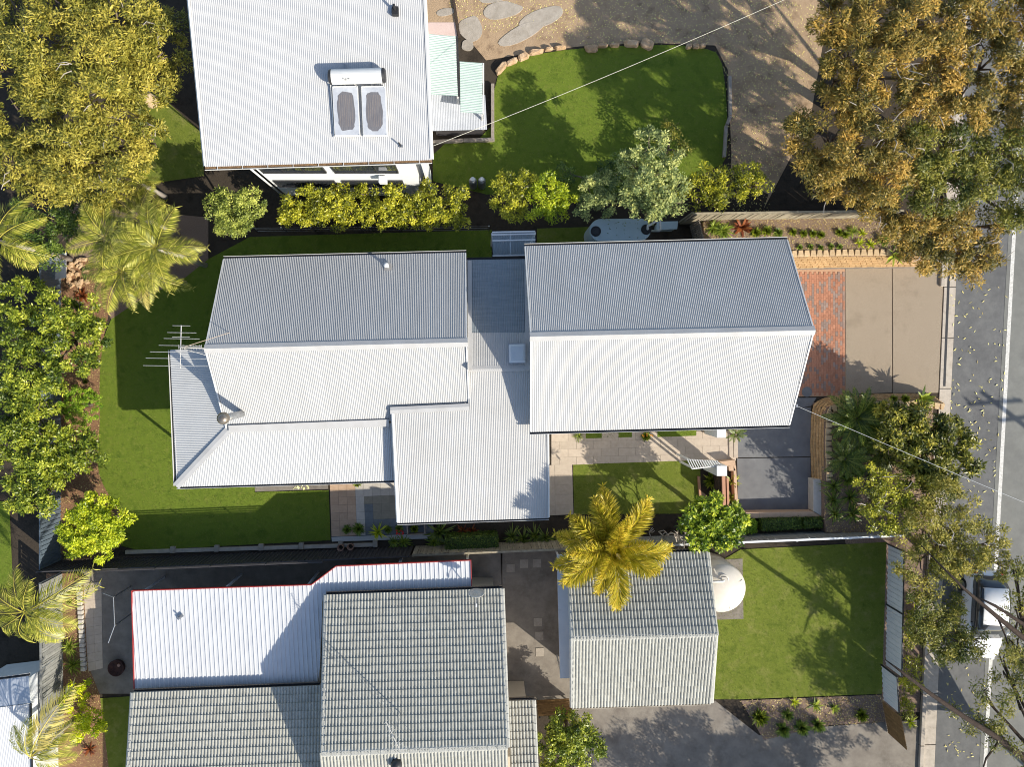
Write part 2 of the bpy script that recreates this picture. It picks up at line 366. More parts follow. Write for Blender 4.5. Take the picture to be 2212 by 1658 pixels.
# ---- street
def kx(y): return 2066-(y-600)*.0445      # road edge of the gutter
def lx(y): return 2192-(y-478)*.0545      # painted edge line
ys = [-1500, 0, 600, 1100, 1660, 3500]
sheet('road', [(kx(y), y) for y in ys]+[(lx(y)+5000, y) for y in ys[::-1]], -.02, ASPH)
sheet('traffic_lane', [(lx(y)-12, y) for y in ys]+[(lx(y)+900, y) for y in ys[::-1]], -.012, ASPH2)
sheet('edge_line', [(lx(y)-4, y) for y in ys]+[(lx(y)+4, y) for y in ys[::-1]], -.006, PAINT)
# gutter and kerb, cast in lengths
gut = tag(bpy.data.objects.new('kerb_and_gutter', None), kind='structure'); COL.objects.link(gut)
gut.location = P(2050, 700, 0)
y = -260
while y < 2000:
    y2 = y+110
    a = [P(kx(y)-26, y+.7), P(kx(y), y+.7), P(kx(y2)-.0, y2-.7), P(kx(y2)-26, y2-.7)]
    MB().hexa([p+Vector((0,0,-.2)) for p in a], [p+Vector((0,0,.0+.02*(i in (0,3)))) for i, p in enumerate(a)]).build('gutter_slab', KERB, gut, bevel=.01)
    if not (555 < y < 870):
        a = [P(kx(y)-36, y+.7), P(kx(y)-27, y+.7), P(kx(y2)-27, y2-.7), P(kx(y2)-36, y2-.7)]
        MB().hexa([p+Vector((0,0,-.2)) for p in a], [p+Vector((0,0,.13)) for p in a]).build('kerb_stone', KERB, gut, bevel=.02, seg=2)
    y = y2
# driveway crossing plate with the dark slot beside the gutter
sheet('gutter_slot', [(kx(575)-19, 575), (kx(575)-14, 575), (kx(835)-13, 835), (kx(835)-18, 835)], .022, DARKMETAL)
sheet('verge', [(kx(870)-300, 870), (kx(870)-38, 870), (kx(1540)-38, 1540), (kx(1540)-110, 1540)], -.012, MULCH)
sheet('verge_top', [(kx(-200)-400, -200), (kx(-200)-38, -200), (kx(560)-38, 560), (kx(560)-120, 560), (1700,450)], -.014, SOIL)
fl = [P(x, yy, -.004) for x, yy in [(2045,620),(2180,620),(2150,1200),(2110,1640),(2040,1640),(2050,900)]]
blades('fallen_leaves', fl, 5, -.004, L_FALL, flat=True, ln=.16, wd=.045, label='scattered dry leaves along the road edge', cat='fallen leaves')
# ---- driveway
drive = tag(bpy.data.objects.new('driveway', None), kind='structure'); COL.objects.link(drive); drive.location = P(1850, 710, 0)
for (x0, x1) in ((1826, 1926.5), (1928, 2026)):
    pts = [(x0, 581), (x1, 579), (x1+1, 849), (x0+1, 852)]
    if x1 > 2000: pts = [(x0, 579), (kx(579)-28, 578), (kx(849)-28, 849), (x0+1, 850)]
    a = [P(px, py, 0) for px, py in pts]
    MB().prism(a, -.15, .006).build('concrete_slab', CONC, drive, bevel=.008)
a = [P(*p, 0) for p in ((1826,853),(1990,851),(1990,857),(1826,858))]
MB().prism(a, -.1, .002).build('drain_strip', CONCG, drive)
# brick paver apron in front of the garage
apron = tag(bpy.data.objects.new('brick_apron', None), kind='structure'); COL.objects.link(apron); apron.location = P(1760, 715, 0)
c = [P(*p, -.012) for p in ((1640,583),(1826,581),(1827,856),(1640,858))]
MB().prism(c, -.1, -.012).build('sand_bed', SANDJ, apron)
def brick_mesh(mat):
    mb = MB().box((0,0,-.02), (.108,.223,.05)); me = mb.build('brick', mat, None); d = me.data; bpy.data.objects.remove(me); return d
bm_o, bm_g = brick_mesh(BRICK), brick_mesh(BRICKG)
cells = []
x0w, x1w = P(1642,0).x, P(1825,0).x; yb, yt = P(0,855).y, P(0,584).y
ci = 0; xx = x1w-.06
while xx > x0w:
    yy = yb+.12+(.116 if ci % 2 else 0)
    while yy < yt-.1:
        cells.append((xx, yy)); yy += .233
    xx -= .116; ci += 1
cells.sort(key=lambda q: -q[0])
off = apron.location; rest = {0: MB(), 1: MB()}
for i, (bx_, by_) in enumerate(cells):
    gy = random.random() < .3
    z = random.uniform(-.002, .002)
    if i < 300:
        o = link('brick', bm_g if gy else bm_o, apron, (bx_-off.x, by_-off.y, z-off.z)); o.rotation_euler = (random.uniform(-.01,.01), random.uniform(-.01,.01), random.uniform(-.02,.02))
    else: rest[int(gy)].box((bx_, by_, z-.02), (.108,.223,.05))
for k, m_ in ((0, BRICK), (1, BRICKG)): tag(rest[k].build('bricks', m_, apron), kind='stuff')
# ---- front parking court and paths
court = tag(bpy.data.objects.new('parking_court', None), kind='structure'); COL.objects.link(court); court.location = P(1670, 1000, 0)
for pts in (((1592,898),(1752,880),(1751,987),(1592,989)), ((1592,991),(1751,989),(1752,1106),(1595,1108)), ((1640,860),(1764,860),(1752,878),(1640,896))):
    MB().prism([P(px, py, 0) for px, py in pts], -.15, .0).build('concrete_slab', CONCG, court, bevel=.006)
def pavers(name, quad, nu, nv, mats, z=0.0, gap=.006, th=.05, pick=None, stagger=False):
    """grid of paving slabs; quad in plan units TL,TR,BR,BL"""
    c = [P(px, py, z) for px, py in quad]; ctr = (c[0]+c[1]+c[2]+c[3])/4
    root = tag(bpy.data.objects.new(name, None), kind='structure'); COL.objects.link(root); root.location = (ctr.x, ctr.y, z)
    MB().prism([Vector(p) for p in c], z-.12, z-.014).build('bedding', CONCB, root)
    def q(u, v): return lerp(lerp(c[0], c[1], u), lerp(c[3], c[2], u), v)
    for j in range(nv):
        i = 0; u = 0.0
        off_ = .5 if (stagger and j % 2) else 0
        edges = sorted(set([0.0]+[min(max((k+off_)/nu, 0), 1) for k in range(nu+1)]+[1.0]))
        for i in range(len(edges)-1):
            u0, u1 = edges[i], edges[i+1]
            if u1-u0 < 1e-4: continue
            v0, v1 = j/nv, (j+1)/nv
            pts = [q(u0, v1), q(u1, v1), q(u1, v0), q(u0, v0)]
            m_ = sum(pts, Vector())/4
            pts = [p+(m_-p).normalized()*gap for p in pts]
            mt = mats[pick(i, j) if pick else random.randrange(len(mats))]
            dz = random.uniform(-.003, .002)
            MB().prism(pts, z-.05, z+dz).build('paver', mt, root)
    return root
pavers('entry_path', ((1191,938),(1590,930),(1590,996),(1191,1006)), 11, 4, [PAVB], stagger=True)
pavers('side_path', ((1160,1006.5),(1236,1004),(1239,1112),(1160,1116)), 2, 5, [PAVB])
pavers('path_step', ((1576,905),(1591,904),(1592,929),(1577,929.5)), 1, 2, [PAVB])
def pick_patio(i, j):
    if i <= 2: return 0
    if i == 3: return 1
    if j <= 1: return 1 if j == 0 else 1
    if j == 2: return 3
    if i == 4: return 2
    if j in (3, 4): return 3 if (i+j) % 2 else 3
    return 2
pavers('patio_paving', ((712,1042),(931,1034),(937,1152),(716,1160)), 12, 7, [PAVP, PAVL, PAVG, PAVO], pick=pick_patio)
sheet('pebble_strip', [(716,1161),(940,1153),(942,1164),(717,1171)], .002, PEBB)
# neighbour's paving
sheet('neighbour_courtyard', [(1082,1195),(1230,1185),(1236,1520),(1090,1530)], -.006, CONCB)
pavers('courtyard_slabs', ((1094,1220),(1112,1219.5),(1112,1237),(1094,1237.5)), 1, 1, [FLAG], z=.012)
for cx_, cy_ in ((1132,1219),(1160,1218),(1162,1345),(1165,1375),(1166,1410)):
    pavers('courtyard_slabs', ((cx_-9,cy_-9),(cx_+9,cy_-9.5),(cx_+9,cy_+9),(cx_-9,cy_+9.5)), 1, 1, [FLAG], z=.012)
sheet('neighbour_driveway', [(1240,1525),(1545,1515),(1640,1590),(1790,1570),(1985,1556),(kx(1900)-28,1900),(1240,1900)], .0, CONCB)
sheet('neighbour_bed', [(1600,1515),(1905,1502),(1935,1560),(1790,1568),(1650,1600)], .006, MULCH)
pb = [P(x, y, .006) for x, y in [(1600,1515),(1905,1502),(1935,1560),(1790,1568),(1650,1600)]]
blades('bark_mulch', pb, 150, .006, L_CHIP, flat=True, ln=.08, wd=.035, label='pale bark chips in the bed below the side lawn', cat='mulch')
sheet('neighbour_rear_court', [(172,1235),(1085,1190),(1085,1275),(690,1300),(290,1500),(180,1500)], -.006, CONCB)
pavers('rear_path', ((180,1262),(219,1258),(222,1445),(190,1452)), 2, 10, [PAVB], z=.01)
sheet('rear_bed', [(100,1240),(180,1240),(195,1450),(215,1500),(235,1660),(120,1660),(95,1300)], .0, MULCHR)
blades('bark_mulch', [P(x, y, 0) for x, y in [(135,1245),(178,1245),(190,1440),(215,1500),(235,1660),(160,1660)]], 170, 0.0, L_CHIP, flat=True, ln=.06, wd=.025, label='reddish bark chips beside the grey paling fence', cat='mulch')
sheet('dark_side_yard', [(215,1510),(290,1505),(290,1700),(215,1700)], -.002, LAWN2)
# flagstones in the dirt yard
def flag(cx_, cy_, w, h, rot, n=9, label=None, group=None):
    c = P(cx_, cy_, 0); pts = []
    for k in range(n):
        t = 2*math.pi*k/n; r_ = random.uniform(.85, 1.12)
        x_, y_ = w*.011*r_*math.cos(t), h*.011*r_*math.sin(t)
        pts.append((c.x+x_*math.cos(rot)-y_*math.sin(rot), c.y+x_*math.sin(rot)+y_*math.cos(rot), 0))
    pts = smooth_poly([(p[0], p[1]) for p in pts], 1); pts = [(a_, b_, 0) for a_, b_ in pts]
    o = MB().prism(pts, -.06, .012+random.uniform(0,.014)).build('flagstone', FLAG, None, bevel=.006)
    me = o.data
    for v in me.vertices: v.co -= c
    o.location = c
    tag(o, label, 'flagstone', 'flagstones set in the dirt yard')
flag(962,26,44,18,.12, label='narrow flagstone nearest the top house, in the dirt yard')
flag(1018,62,56,62,.5, label='broad cracked flagstone just right of the dark path edging')
flag(1010,98,30,26,.2, label='small broken flagstone beside the green awning')
flag(1085,22,90,40,.15, label='wide grey flagstone at the top of the dirt yard')
flag(1170,38,110,42,.35, label='long flagstone half shaded, second from the wide grey one')
flag(1128,72,120,36,.45, label='long sloping flagstone above the dark shade line')
flag(1062,-6,70,26,.1, label='flagstone cut off by the top edge of the picture')
sheet('pink_slab', [(920,48),(983,48),(988,78),(920,75)], .004, PINK)
mb = MB().beam(P(974,-40,.03), P(992,80,.03), .12, .14); tag(mb.build('timber_edging', BARKD), 'dark timber edging running down the dirt yard', 'edging')
# stone edging of the neighbour's lawn
edge = thing('stone_edging', P(1300,105,0), 'curved row of rough sandstone blocks edging the neighbour\'s front lawn', 'edging')
def boulder(c, d, rz):
    mb = MB(); n = 8; prof = [(.75,-.5),(1,-.2),(.96,.2),(.7,.46),(.35,.5)]
    ca, sa = math.cos(rz), math.sin(rz)
    base = len(mb.v)
    js = [random.uniform(.82, 1.15) for _ in range(n)]
    for (r_, z_) in prof:
        for k in range(n):
            t = 2*math.pi*(k+.5)/n; s_ = js[k]*random.uniform(.92, 1.08)
            cx_ = math.copysign(abs(math.cos(t))**.6, math.cos(t)); sy_ = math.copysign(abs(math.sin(t))**.6, math.sin(t))
            x_, y_ = r_*s_*cx_*d[0]/2, r_*s_*sy_*d[1]/2
            mb.v.append((c[0]+x_*ca-y_*sa, c[1]+x_*sa+y_*ca, c[2]+(z_+random.uniform(-.06,.06))*d[2]))
    for i in range(len(prof)-1):
        for k in range(n): mb.f.append((i*n+k, i*n+(k+1) % n, (i+1)*n+(k+1) % n, (i+1)*n+k))
    mb.f.append(tuple(range((len(prof)-1)*n, len(prof)*n)))
    return mb
for (px, py, w, h, rz) in ((1083,147,34,16,.75),(1107,133,30,14,.45),(1130,122,30,15,.4),(1158,112,36,12,.12),(1186,106,18,8,.2),(1210,103,26,8,.05),(1278,105,31,19,.1),(1301,99,26,8,0),(1326,98,22,8,0),(1364,94,37,16,.02),(1398,95,28,21,-.4),(1488,100,15,11,0),(1503,99,16,11,0),(1518,99,15,10,.1)):
    boulder(P(px, py, .08), (w*.022, h*.022, .3), rz).build('stone', STONE, edge)
# timber sleepers round the neighbour's lawn
ed = thing('sleeper_edging', P(1065,240,0), 'timber sleeper edging at the left end of the neighbour\'s lawn', 'edging')
for a, b in (((1064,182),(1064,240)),((1064,241),(1064,300)),((936,307),(1000,304)),((1001,304),(1068,302))):
    MB().beam(P(*a, .1), P(*b, .1), .16, .24).build('sleeper', SLEEPER, ed, bevel=.01)
ed = thing('sleeper_edging', P(1573,250,0), 'timber sleeper edging along the right end of the neighbour\'s lawn', 'edging')
for a, b in (((1576,165),(1577,250)),((1577,251),(1570,270)),((1568,272),(1564,340))):
    MB().beam(P(*a, .06), P(*b, .06), .14, .2).build('sleeper', SLEEPER, ed, bevel=.01)
# ------------------------------------------------------------------ retaining walls of split blocks
def along(pts):
    L = [0]
    for a, b in zip(pts, pts[1:]): L.append(L[-1]+(b-a).length)
    return L
def at_len(pts, L, s):
    for i in range(len(pts)-1):
        if s <= L[i+1] or i == len(pts)-2:
            d = (pts[i+1]-pts[i]).normalized(); return pts[i]+d*(s-L[i]), d
def block_wall(root, poly, side, courses=5, h=.16, blen=.3, batter=.06, depth=.22):
    pts = [P(x, y, 0) for x, y in poly]; L = along(pts); tot = L[-1]
    for k in range(courses+1):
        cap = k == courses
        s = -(blen/2 if k % 2 else 0); z0 = k*h; z1 = z0+h-(.006 if not cap else .04)
        while s < tot:
            a, da = at_len(pts, L, max(s, 0)+.004); b, db = at_len(pts, L, min(s+blen, tot)-.004)
            if (b-a).length > .05:
                na = Vector((-da.y, da.x, 0))*side; nb = Vector((-db.y, db.x, 0))*side
                j = random.uniform(-.008, .008); o0 = k*batter+j
                w = depth if not cap else .3
                sh = .05 if cap else 0    # wedge-shaped caps leave small gaps behind
                d_ = (b-a).normalized()*sh
                q = [a+na*o0, b+nb*o0, b+nb*(o0+w)-d_, a+na*(o0+w)+d_]
                MB().hexa([Vector((p.x, p.y, z0)) for p in q], [Vector((p.x, p.y, z1)) for p in q]).build('block', BLOCKC if cap else BLOCK, root, bevel=.012)
            s += blen
w1 = thing('retaining_wall', P(1755,900,0), 'curved yellow split-block wall round the front bed beside the parking court', 'wall')
block_wall(w1, [(1753,1034),(1750,960),(1752,895),(1757,876),(1770,863),(1795,857),(1900,851),(1975,850),(2018,858)], -1)
w2 = thing('retaining_wall', P(1840,578,0), 'straight yellow split-block wall along the top side of the driveway', 'wall')
block_wall(w2, [(1990,577),(1840,578),(1640,582)], -1, batter=.09)
MB().prism([P(*p, 0) for p in ((1992,571),(1640,577),(1640,584),(1992,579))], -.1, .03).build('footing', CONCB, w2)
# raised beds held by those walls
def raised(name, pts, z, mat):
    pl = [P(x, y, z) for x, y in pts]
    o = MB().prism(pl, -.1, z).build(name, mat); tag(o, kind='structure'); return pl
bed1 = raised('front_garden_bed', [(1781,1118),(1781,895),(1788,880),(1810,872),(1900,866),(1990,864),(2016,880),(2006,1150),(1785,1152)], .86, MULCH)
blades('bark_mulch', bed1, 160, .86, L_CHIP, flat=True, ln=.07, wd=.03, label='bark chips in the raised front bed beside the road', cat='mulch')
bed2 = raised('driveway_garden_bed', [(1520,478),(1600,468),(1990,462),(1985,552),(1640,556),(1520,556)], .86, MULCH)
blades('bark_mulch', bed2, 350, .86, L_CHIP, flat=True, ln=.06, wd=.025, label='bark chips in the raised bed above the driveway', cat='mulch')
# low rendered walls round the parking court
lw = thing('low_wall', P(1770,1110,0), 'low pink-beige rendered wall along two sides of the parking court', 'wall')
for pts, m_ in ((((1596,1108),(1757,1106),(1775,1117),(1598,1121)), PAVP), (((1757,1036),(1774,1036),(1775,1116),(1757,1105)), PAVL)):
    MB().prism([P(px, py, .55) for px, py in pts], 0, .55).build('wall_length', m_, lw, bevel=.01)
for px in (1640, 1685, 1730):
    MB().beam(P(px,1107,.553), P(px+.5,1120,.553), .012, .004).build('joint', CONCB, lw)
hd = [P(x, y, .0) for x, y in ((1596,1120),(1781,1118),(1781,1150),(1598,1158))]
MB().prism(hd, -.1, .3); o = MB().prism(hd, -.1, .3).build('lower_garden_bed', SOIL); tag(o, kind='structure')
# white block retaining wall at the back lawn's lower edge
rw = thing('retaining_wall', P(500,1185,0), 'low pale concrete sleeper wall along the lower edge of the back lawn', 'wall')
xs = [265,372,467,563,650,735,810]
for i in range(len(xs)-1):
    yy = lambda x: 1190-(x-280)*.030
    a, b = xs[i], xs[i+1]
    MB().prism([P(a+5, yy(a)+8, .1), P(b-5, yy(b)+8, .1), P(b-5, yy(b), .1), P(a+5, yy(a), .1)], -.1, .1).build('concrete_sleeper', KERB, rw, bevel=.01)
    MB().prism([P(b-5, yy(b)+9, .16), P(b+5, yy(b)+9, .16), P(b+5, yy(b)-5, .16), P(b-5, yy(b)-5, .16)], -.1, .16).build('post', FLAG, rw, bevel=.01)
# narrow dark bed with pale pebbles below the verandah
sheet('verandah_bed', [(550,1051),(708,1044),(709,1057),(551,1063)], .01, CONCB)
# ------------------------------------------------------------------ roof helpers
class Plane:
    def __init__(s, poly, e=0):
        s.o = poly[e]; s.a = (poly[(e+1) % len(poly)]-poly[e]).normalized()
        nn = Vector((0,0,0))
        for i in range(1, len(poly)-1): nn += (poly[i]-poly[0]).cross(poly[i+1]-poly[0])
        nn.normalize()
        if nn.z < 0: nn = -nn
        s.n = nn; s.a = (s.a-nn*s.a.dot(nn)).normalized(); s.d = nn.cross(s.a)
        c = sum(poly, Vector())/len(poly)
        if (c-s.o).dot(s.d) < 0: s.d = -s.d
        s.tv = [((p-s.o).dot(s.a), (p-s.o).dot(s.d)) for p in poly]
    def span(s, t):
        vs_ = []; q = s.tv; n = len(q)
        for i in range(n):
            (t0, v0), (t1, v1) = q[i], q[(i+1) % n]
            if abs(t1-t0) < 1e-9: continue
            k = (t-t0)/(t1-t0)
            if -1e-6 <= k <= 1+1e-6: vs_.append(v0+(v1-v0)*k)
        return (min(vs_), max(vs_)) if vs_ else (0, 0)
    def pt(s, t, v, h=0): return s.o+s.a*t+s.d*v+s.n*h
    @property
    def t0(s): return min(q[0] for q in s.tv)
    @property
    def t1(s): return max(q[0] for q in s.tv)
def metal_roof(parent, poly, mat, pitch=.0762, amp=.0095, per=10, e=0, prof='sine', name='roof_sheet', lip=0.0):
    pl = Plane(poly, e); t0, t1 = pl.t0, pl.t1; n = max(1, round((t1-t0)/pitch)); pc = (t1-t0)/n
    if prof == 'sine': smp = [(k/6, math.sin(2*math.pi*k/6)) for k in range(6)]
    else: smp = [(0,-1),(.68,-1),(.75,1),(.93,1),(.9999,-1)]
    off = rootloc(parent); out = []
    for s0 in range(0, n, per):
        s1 = min(s0+per, n); V = []; F = []; hh = random.uniform(0, .002)
        samples = [((s0+i)+u, h) for i in range(s1-s0) for u, h in smp]+[(s1, smp[0][1])]
        for u, h in samples:
            t = min(max(t0+u*pc, t0+1e-5), t1-1e-5); v0, v1 = pl.span(t)
            for v in (v0-lip, v1): V.append(pl.pt(t, v, h*amp+hh)-off)
        for i in range(len(samples)-1): F.append((2*i, 2*i+2, 2*i+3, 2*i+1))
        me = bpy.data.meshes.new(name); me.from_pydata([tuple(v) for v in V], [], F); me.update(); me.materials.append(mat)
        if prof == 'sine': me.polygons.foreach_set('use_smooth', [True]*len(F))
        out.append(link(name, me, parent))
    return pl
def deck(name, poly, mat, parent, th=.10, drop=.02):
    """solid timber/ceiling slab under a roof plane"""
    nn = Plane(poly).n
    t = [p-nn*drop for p in poly]; b = [Vector((p.x, p.y, p.z-th)) for p in t]; n = len(poly)
    return MB().add(b+t, [tuple(range(n)), tuple(range(n, 2*n))]+[(i, (i+1) % n, n+(i+1) % n, n+i) for i in range(n)]).build(name, mat, parent)
def gutter(parent, a, b, outward, w=.12, d=.10, mat=GUTTER, lit=None, name='gutter'):
    a, b = Vector(a), Vector(b); o = Vector(outward).normalized(); up = Vector((0,0,1))
    mb = MB()
    def bar(o0, o1, z0, z1):
        mb.hexa([a+o*o0+up*z0, b+o*o0+up*z0, b+o*o1+up*z0, a+o*o1+up*z0], [a+o*o0+up*z1, b+o*o0+up*z1, b+o*o1+up*z1, a+o*o1+up*z1])
    bar(-.01, w, -d-.012, -d); bar(w, w+.012, -d, -.015); bar(-.022, -.01, -d, -.03)
    g_ = mb.build(name, mat, parent)
    if lit:
        m2 = MB(); m2.hexa([a+up*(-d), b+up*(-d), b+o*(w-.005)+up*(-d), a+o*(w-.005)+up*(-d)], [a+up*(-d+.05), b+up*(-d+.05), b+o*(w-.02)+up*(-d+.045), a+o*(w-.02)+up*(-d+.045)])
        m2.build('leaf_litter', lit, g_)
    else:
        m2 = MB(); m2.hexa([a+up*(-d), b+up*(-d), b+o*(w-.005)+up*(-d), a+o*(w-.005)+up*(-d)], [a+up*(-d+.01), b+up*(-d+.01), b+o*(w-.005)+up*(-d+.01), a+o*(w-.005)+up*(-d+.01)])
        m2.build('gutter_dark_strip', DARKMETAL, g_)  # thin dark strip along the gutter floor
    return g_
def cap_strip(parent, name, a, b, da, db, w, mat, lift=.018, w2=None):
    """folded flashing along a->b, wings in directions da (left) and db (right)"""
    a, b = Vector(a), Vector(b); up = Vector((0,0,1))*lift; w2 = w2 or w
    da, db = da.normalized(), db.normalized()
    V = [a+da*w+up, b+da*w+up, a+up*1.7, b+up*1.7, a+db*w2+up, b+db*w2+up, a+da*w, b+da*w, a+db*w2, b+db*w2]
    return MB().add(V, [(0,1,3,2),(2,3,5,4),(6,7,1,0),(4,5,9,8)]).build(name, mat, parent)
def wall_prism(parent, pts, z0, z1, mat, name='wall'):
    return MB().prism([Vector((p.x, p.y, 0)) for p in pts], z0, z1).build(name, mat, parent)
def inset(pts, d):
    c = sum(pts, Vector())/len(pts); out = []
    for p in pts:
        v = p-c; out.append(Vector((c.x+math.copysign(max(abs(v.x)-d, 0), v.x), c.y+math.copysign(max(abs(v.y)-d, 0), v.y), p.z)))
    return out
def window(parent, c, w, h, ax, mat_f=GUTTER, name='window', panes=2):
    """window on a wall: c centre, ax horizontal wall axis, faces outward n"""
    ax = Vector(ax).normalized(); n = Vector((ax.y, -ax.x, 0)); up = Vector((0,0,1)); c = Vector(c)
    mb = MB()
    def bar(u0, u1, z0, z1, d0, d1):
        mb.hexa([c+ax*u0+up*z0+n*d0, c+ax*u1+up*z0+n*d0, c+ax*u1+up*z0+n*d1, c+ax*u0+up*z0+n*d1], [c+ax*u0+up*z1+n*d0, c+ax*u1+up*z1+n*d0, c+ax*u1+up*z1+n*d1, c+ax*u0+up*z1+n*d1])
    f = .05
    bar(-w/2, w/2, h/2-f, h/2, -.02, .05); bar(-w/2, w/2, -h/2, -h/2+f, -.02, .07)
    for k in range(panes+1):
        u = -w/2+k*(w-f)/panes; bar(u, u+f, -h/2+f, h/2-f, -.02, .05)
    o = mb.build(name, mat_f, parent)
    for k in range(panes):
        u0 = -w/2+k*(w-f)/panes+f; u1 = -w/2+(k+1)*(w-f)/panes
        p = MB(); p.hexa([c+ax*u0+up*(-h/2+f)+n*.0, c+ax*u1+up*(-h/2+f)+n*.0, c+ax*u1+up*(-h/2+f)+n*.012, c+ax*u0+up*(-h/2+f)+n*.012],
                         [c+ax*u0+up*(h/2-f)+n*.0, c+ax*u1+up*(h/2-f)+n*.0, c+ax*u1+up*(h/2-f)+n*.012, c+ax*u0+up*(h/2-f)+n*.012])
        p.build('pane', GLASSD, o)
    return o
# ------------------------------------------------------------------ the main house
house = thing('main_house', P(1010,760,0), 'long white corrugated-roofed house in the middle of the picture', 'house')
ze, zr = 4.65, 6.45
rTL, rTR, rBR, rBL = P(1133,533,ze), P(1702,518,ze), P(1707,918,ze), P(1145,933,ze)
rL, rR = P(1145.5,728,zr), P(1760,714,zr)
rp = deck('roof', [rTL, rTR, rR, rL], WALLC, house); metal_roof(rp, [rTL, rTR, rR, rL], WHITE_ROOF, lip=.03)
rp2 = deck('roof', [rBR, rBL, rL, rR], WALLC, house); metal_roof(rp2, [rBR, rBL, rL, rR], WHITE_ROOF, lip=.03)
dn = (rTL-rL); ds = (rBL-rL)
cap_strip(house, 'ridge_cap', rL+Vector((-.02,0,.01)), rR+Vector((.02,0,.01)), dn, ds, .2, FLASH)
up3 = Vector((0,0,.02))
for (a, b, inw) in ((rTL, rL, rTR-rTL), (rBL, rL, rBR-rBL), (rTR, rR, rTL-rTR), (rBR, rR, rBL-rBR)):
    i_ = inw.normalized()*.06; MB().add([a+up3, b+up3, b+i_+up3, a+i_+up3, a-Vector((0,0,.14)), b-Vector((0,0,.14))], [(0,1,2,3),(0,1,5,4)]).build('barge_flashing', GUTTER, house)
gutter(house, rTL, rTR, (0,1,0)); gutter(house, rBL, rBR, (0,-1,0))
# left wing
le, lr = 3.64, 5.40
lTL, lTR = P(482,560,le), P(1007,547,le); lL, lR = P(441.5,754,lr), P(1009,740,lr)
zb = 3.90
lBL, lBR = P(488,927,zb), P(1016,904,zb)
lp = deck('roof', [lTL, lTR, lR, lL], WALLC, house); metal_roof(lp, [lTL, lTR, lR, lL], OLD_ROOF, lip=.03)
lp2 = deck('roof', [lBR, lBL, lL, lR], WALLC, house, drop=.12); metal_roof(lp2, [lBR, lBL, lL, lR], OLD_ROOF)
cap_strip(house, 'ridge_cap', lL+Vector((-.02,0,.01)), lR+Vector((.02,0,.01)), lTL-lL, lBL-lL, .2, FLASH)
for (a, b, inw) in ((lTL, lL, lTR-lTL), (lBL, lL, lBR-lBL), (lTR, lR, lTL-lTR), (lBR, lR, lBL-lBR)):
    i_ = inw.normalized()*.06; MB().add([a+up3, b+up3, b+i_+up3, a+i_+up3, a-Vector((0,0,.14)), b-Vector((0,0,.14))], [(0,1,2,3),(0,1,5,4)]).build('barge_flashing', GUTTER, house)
gutter(house, lTL, lTR, (0,1,0))
# verandah: west and south roofs meeting on a hip
zv, zt = 3.38, 3.80
vNW, vSW, vSE = P(369,757,zv), P(381,1051,zv), P(856,1037,zv)
hT = P(497,926,zt); vNE = P(458,753,zt); vTE = P(851,914,zt)
wv = deck('verandah_roof', [vNW, vSW, hT, vNE], WALLC, house, th=.06, drop=.07); metal_roof(wv, [vNW, vSW, hT, vNE], VER_ROOF, lip=.04)
sv = deck('verandah_roof', [vSW, vSE, vTE, hT], WALLC, house, th=.06, drop=.07); metal_roof(sv, [vSW, vSE, vTE, hT], VER_ROOF, lip=.04)
hv = (hT-vSW); cap_strip(house, 'hip_flashing', vSW+Vector((0,0,.012)), hT+Vector((0,0,.012)), Vector((-hv.y*.6-.2, hv.x*.7, -.03)), Vector((hv.y, -hv.x, -.06)), .17, FLASH)
cap_strip(house, 'apron_flashing', P(494,922,3.97), P(840,909,3.97), Vector((0,1,.5)), Vector((0,-1,-.2)), .05, FLASH, w2=.27)
gutter(house, vSW, vSE, (0,-1,0)); gutter(house, vNW, vSW, (-1,0,0))
cap_strip(house, 'barge_flashing', vNW, vNE, Vector((0,1,0)), Vector((0,-1,0)), .02, FLASH, w2=.08)
for px, py in ((392,1040),(388,900),(384,765),(520,1044),(680,1039),(830,1034)):
    p = P(px, py, zv-.12); MB().box((p.x+(.12 if px < 400 else 0), p.y+.05, zv/2-.06), (.1,.1,zv-.12)).build('verandah_post', COLM, house)
# patio roof (skillion) with its upper strip beside the right wing
patio = [P(858,1129,3.60), P(1186,1118,3.60), P(1183,798,4.48), P(1012,803,4.48), P(1012,884,4.26), P(847,893,4.26)]
pl1 = deck('patio_roof', patio, WALLC, house, th=.06); metal_roof(pl1, patio, WHITE_ROOF, lip=.04)
gutter(house, patio[0], patio[1], (0,-1,0))
cap_strip(house, 'patio_flashing', P(843,887,4.31), P(1014,879,4.31), Vector((0,1,-.1)), Vector((0,-1,-.12)), .14, FLASH, w2=.16)
cap_strip(house, 'patio_flashing', P(1010,798,4.53), P(1150,796,4.53), Vector((0,1,-.2)), Vector((0,-1,-.12)), .14, FLASH, w2=.12)
cap_strip(house, 'barge_flashing', patio[0]+Vector((0,0,.02)), patio[5]+Vector((0,0,.02)), Vector((-1,0,-.5)), Vector((1,0,0)), .05, GUTTER, w2=.09)
cap_strip(house, 'barge_flashing', patio[1]+Vector((0,0,.02)), patio[2]+Vector((0,0,.02)), Vector((1,0,-.5)), Vector((-1,0,0)), .04, GUTTER, w2=.05)
for px, py in ((866,1120),(1020,1115),(1176,1110)):
    p = P(px, py, 3.5); MB().box((p.x, p.y+.1, 1.74), (.11,.11,3.48)).build('patio_post', COLM, house)
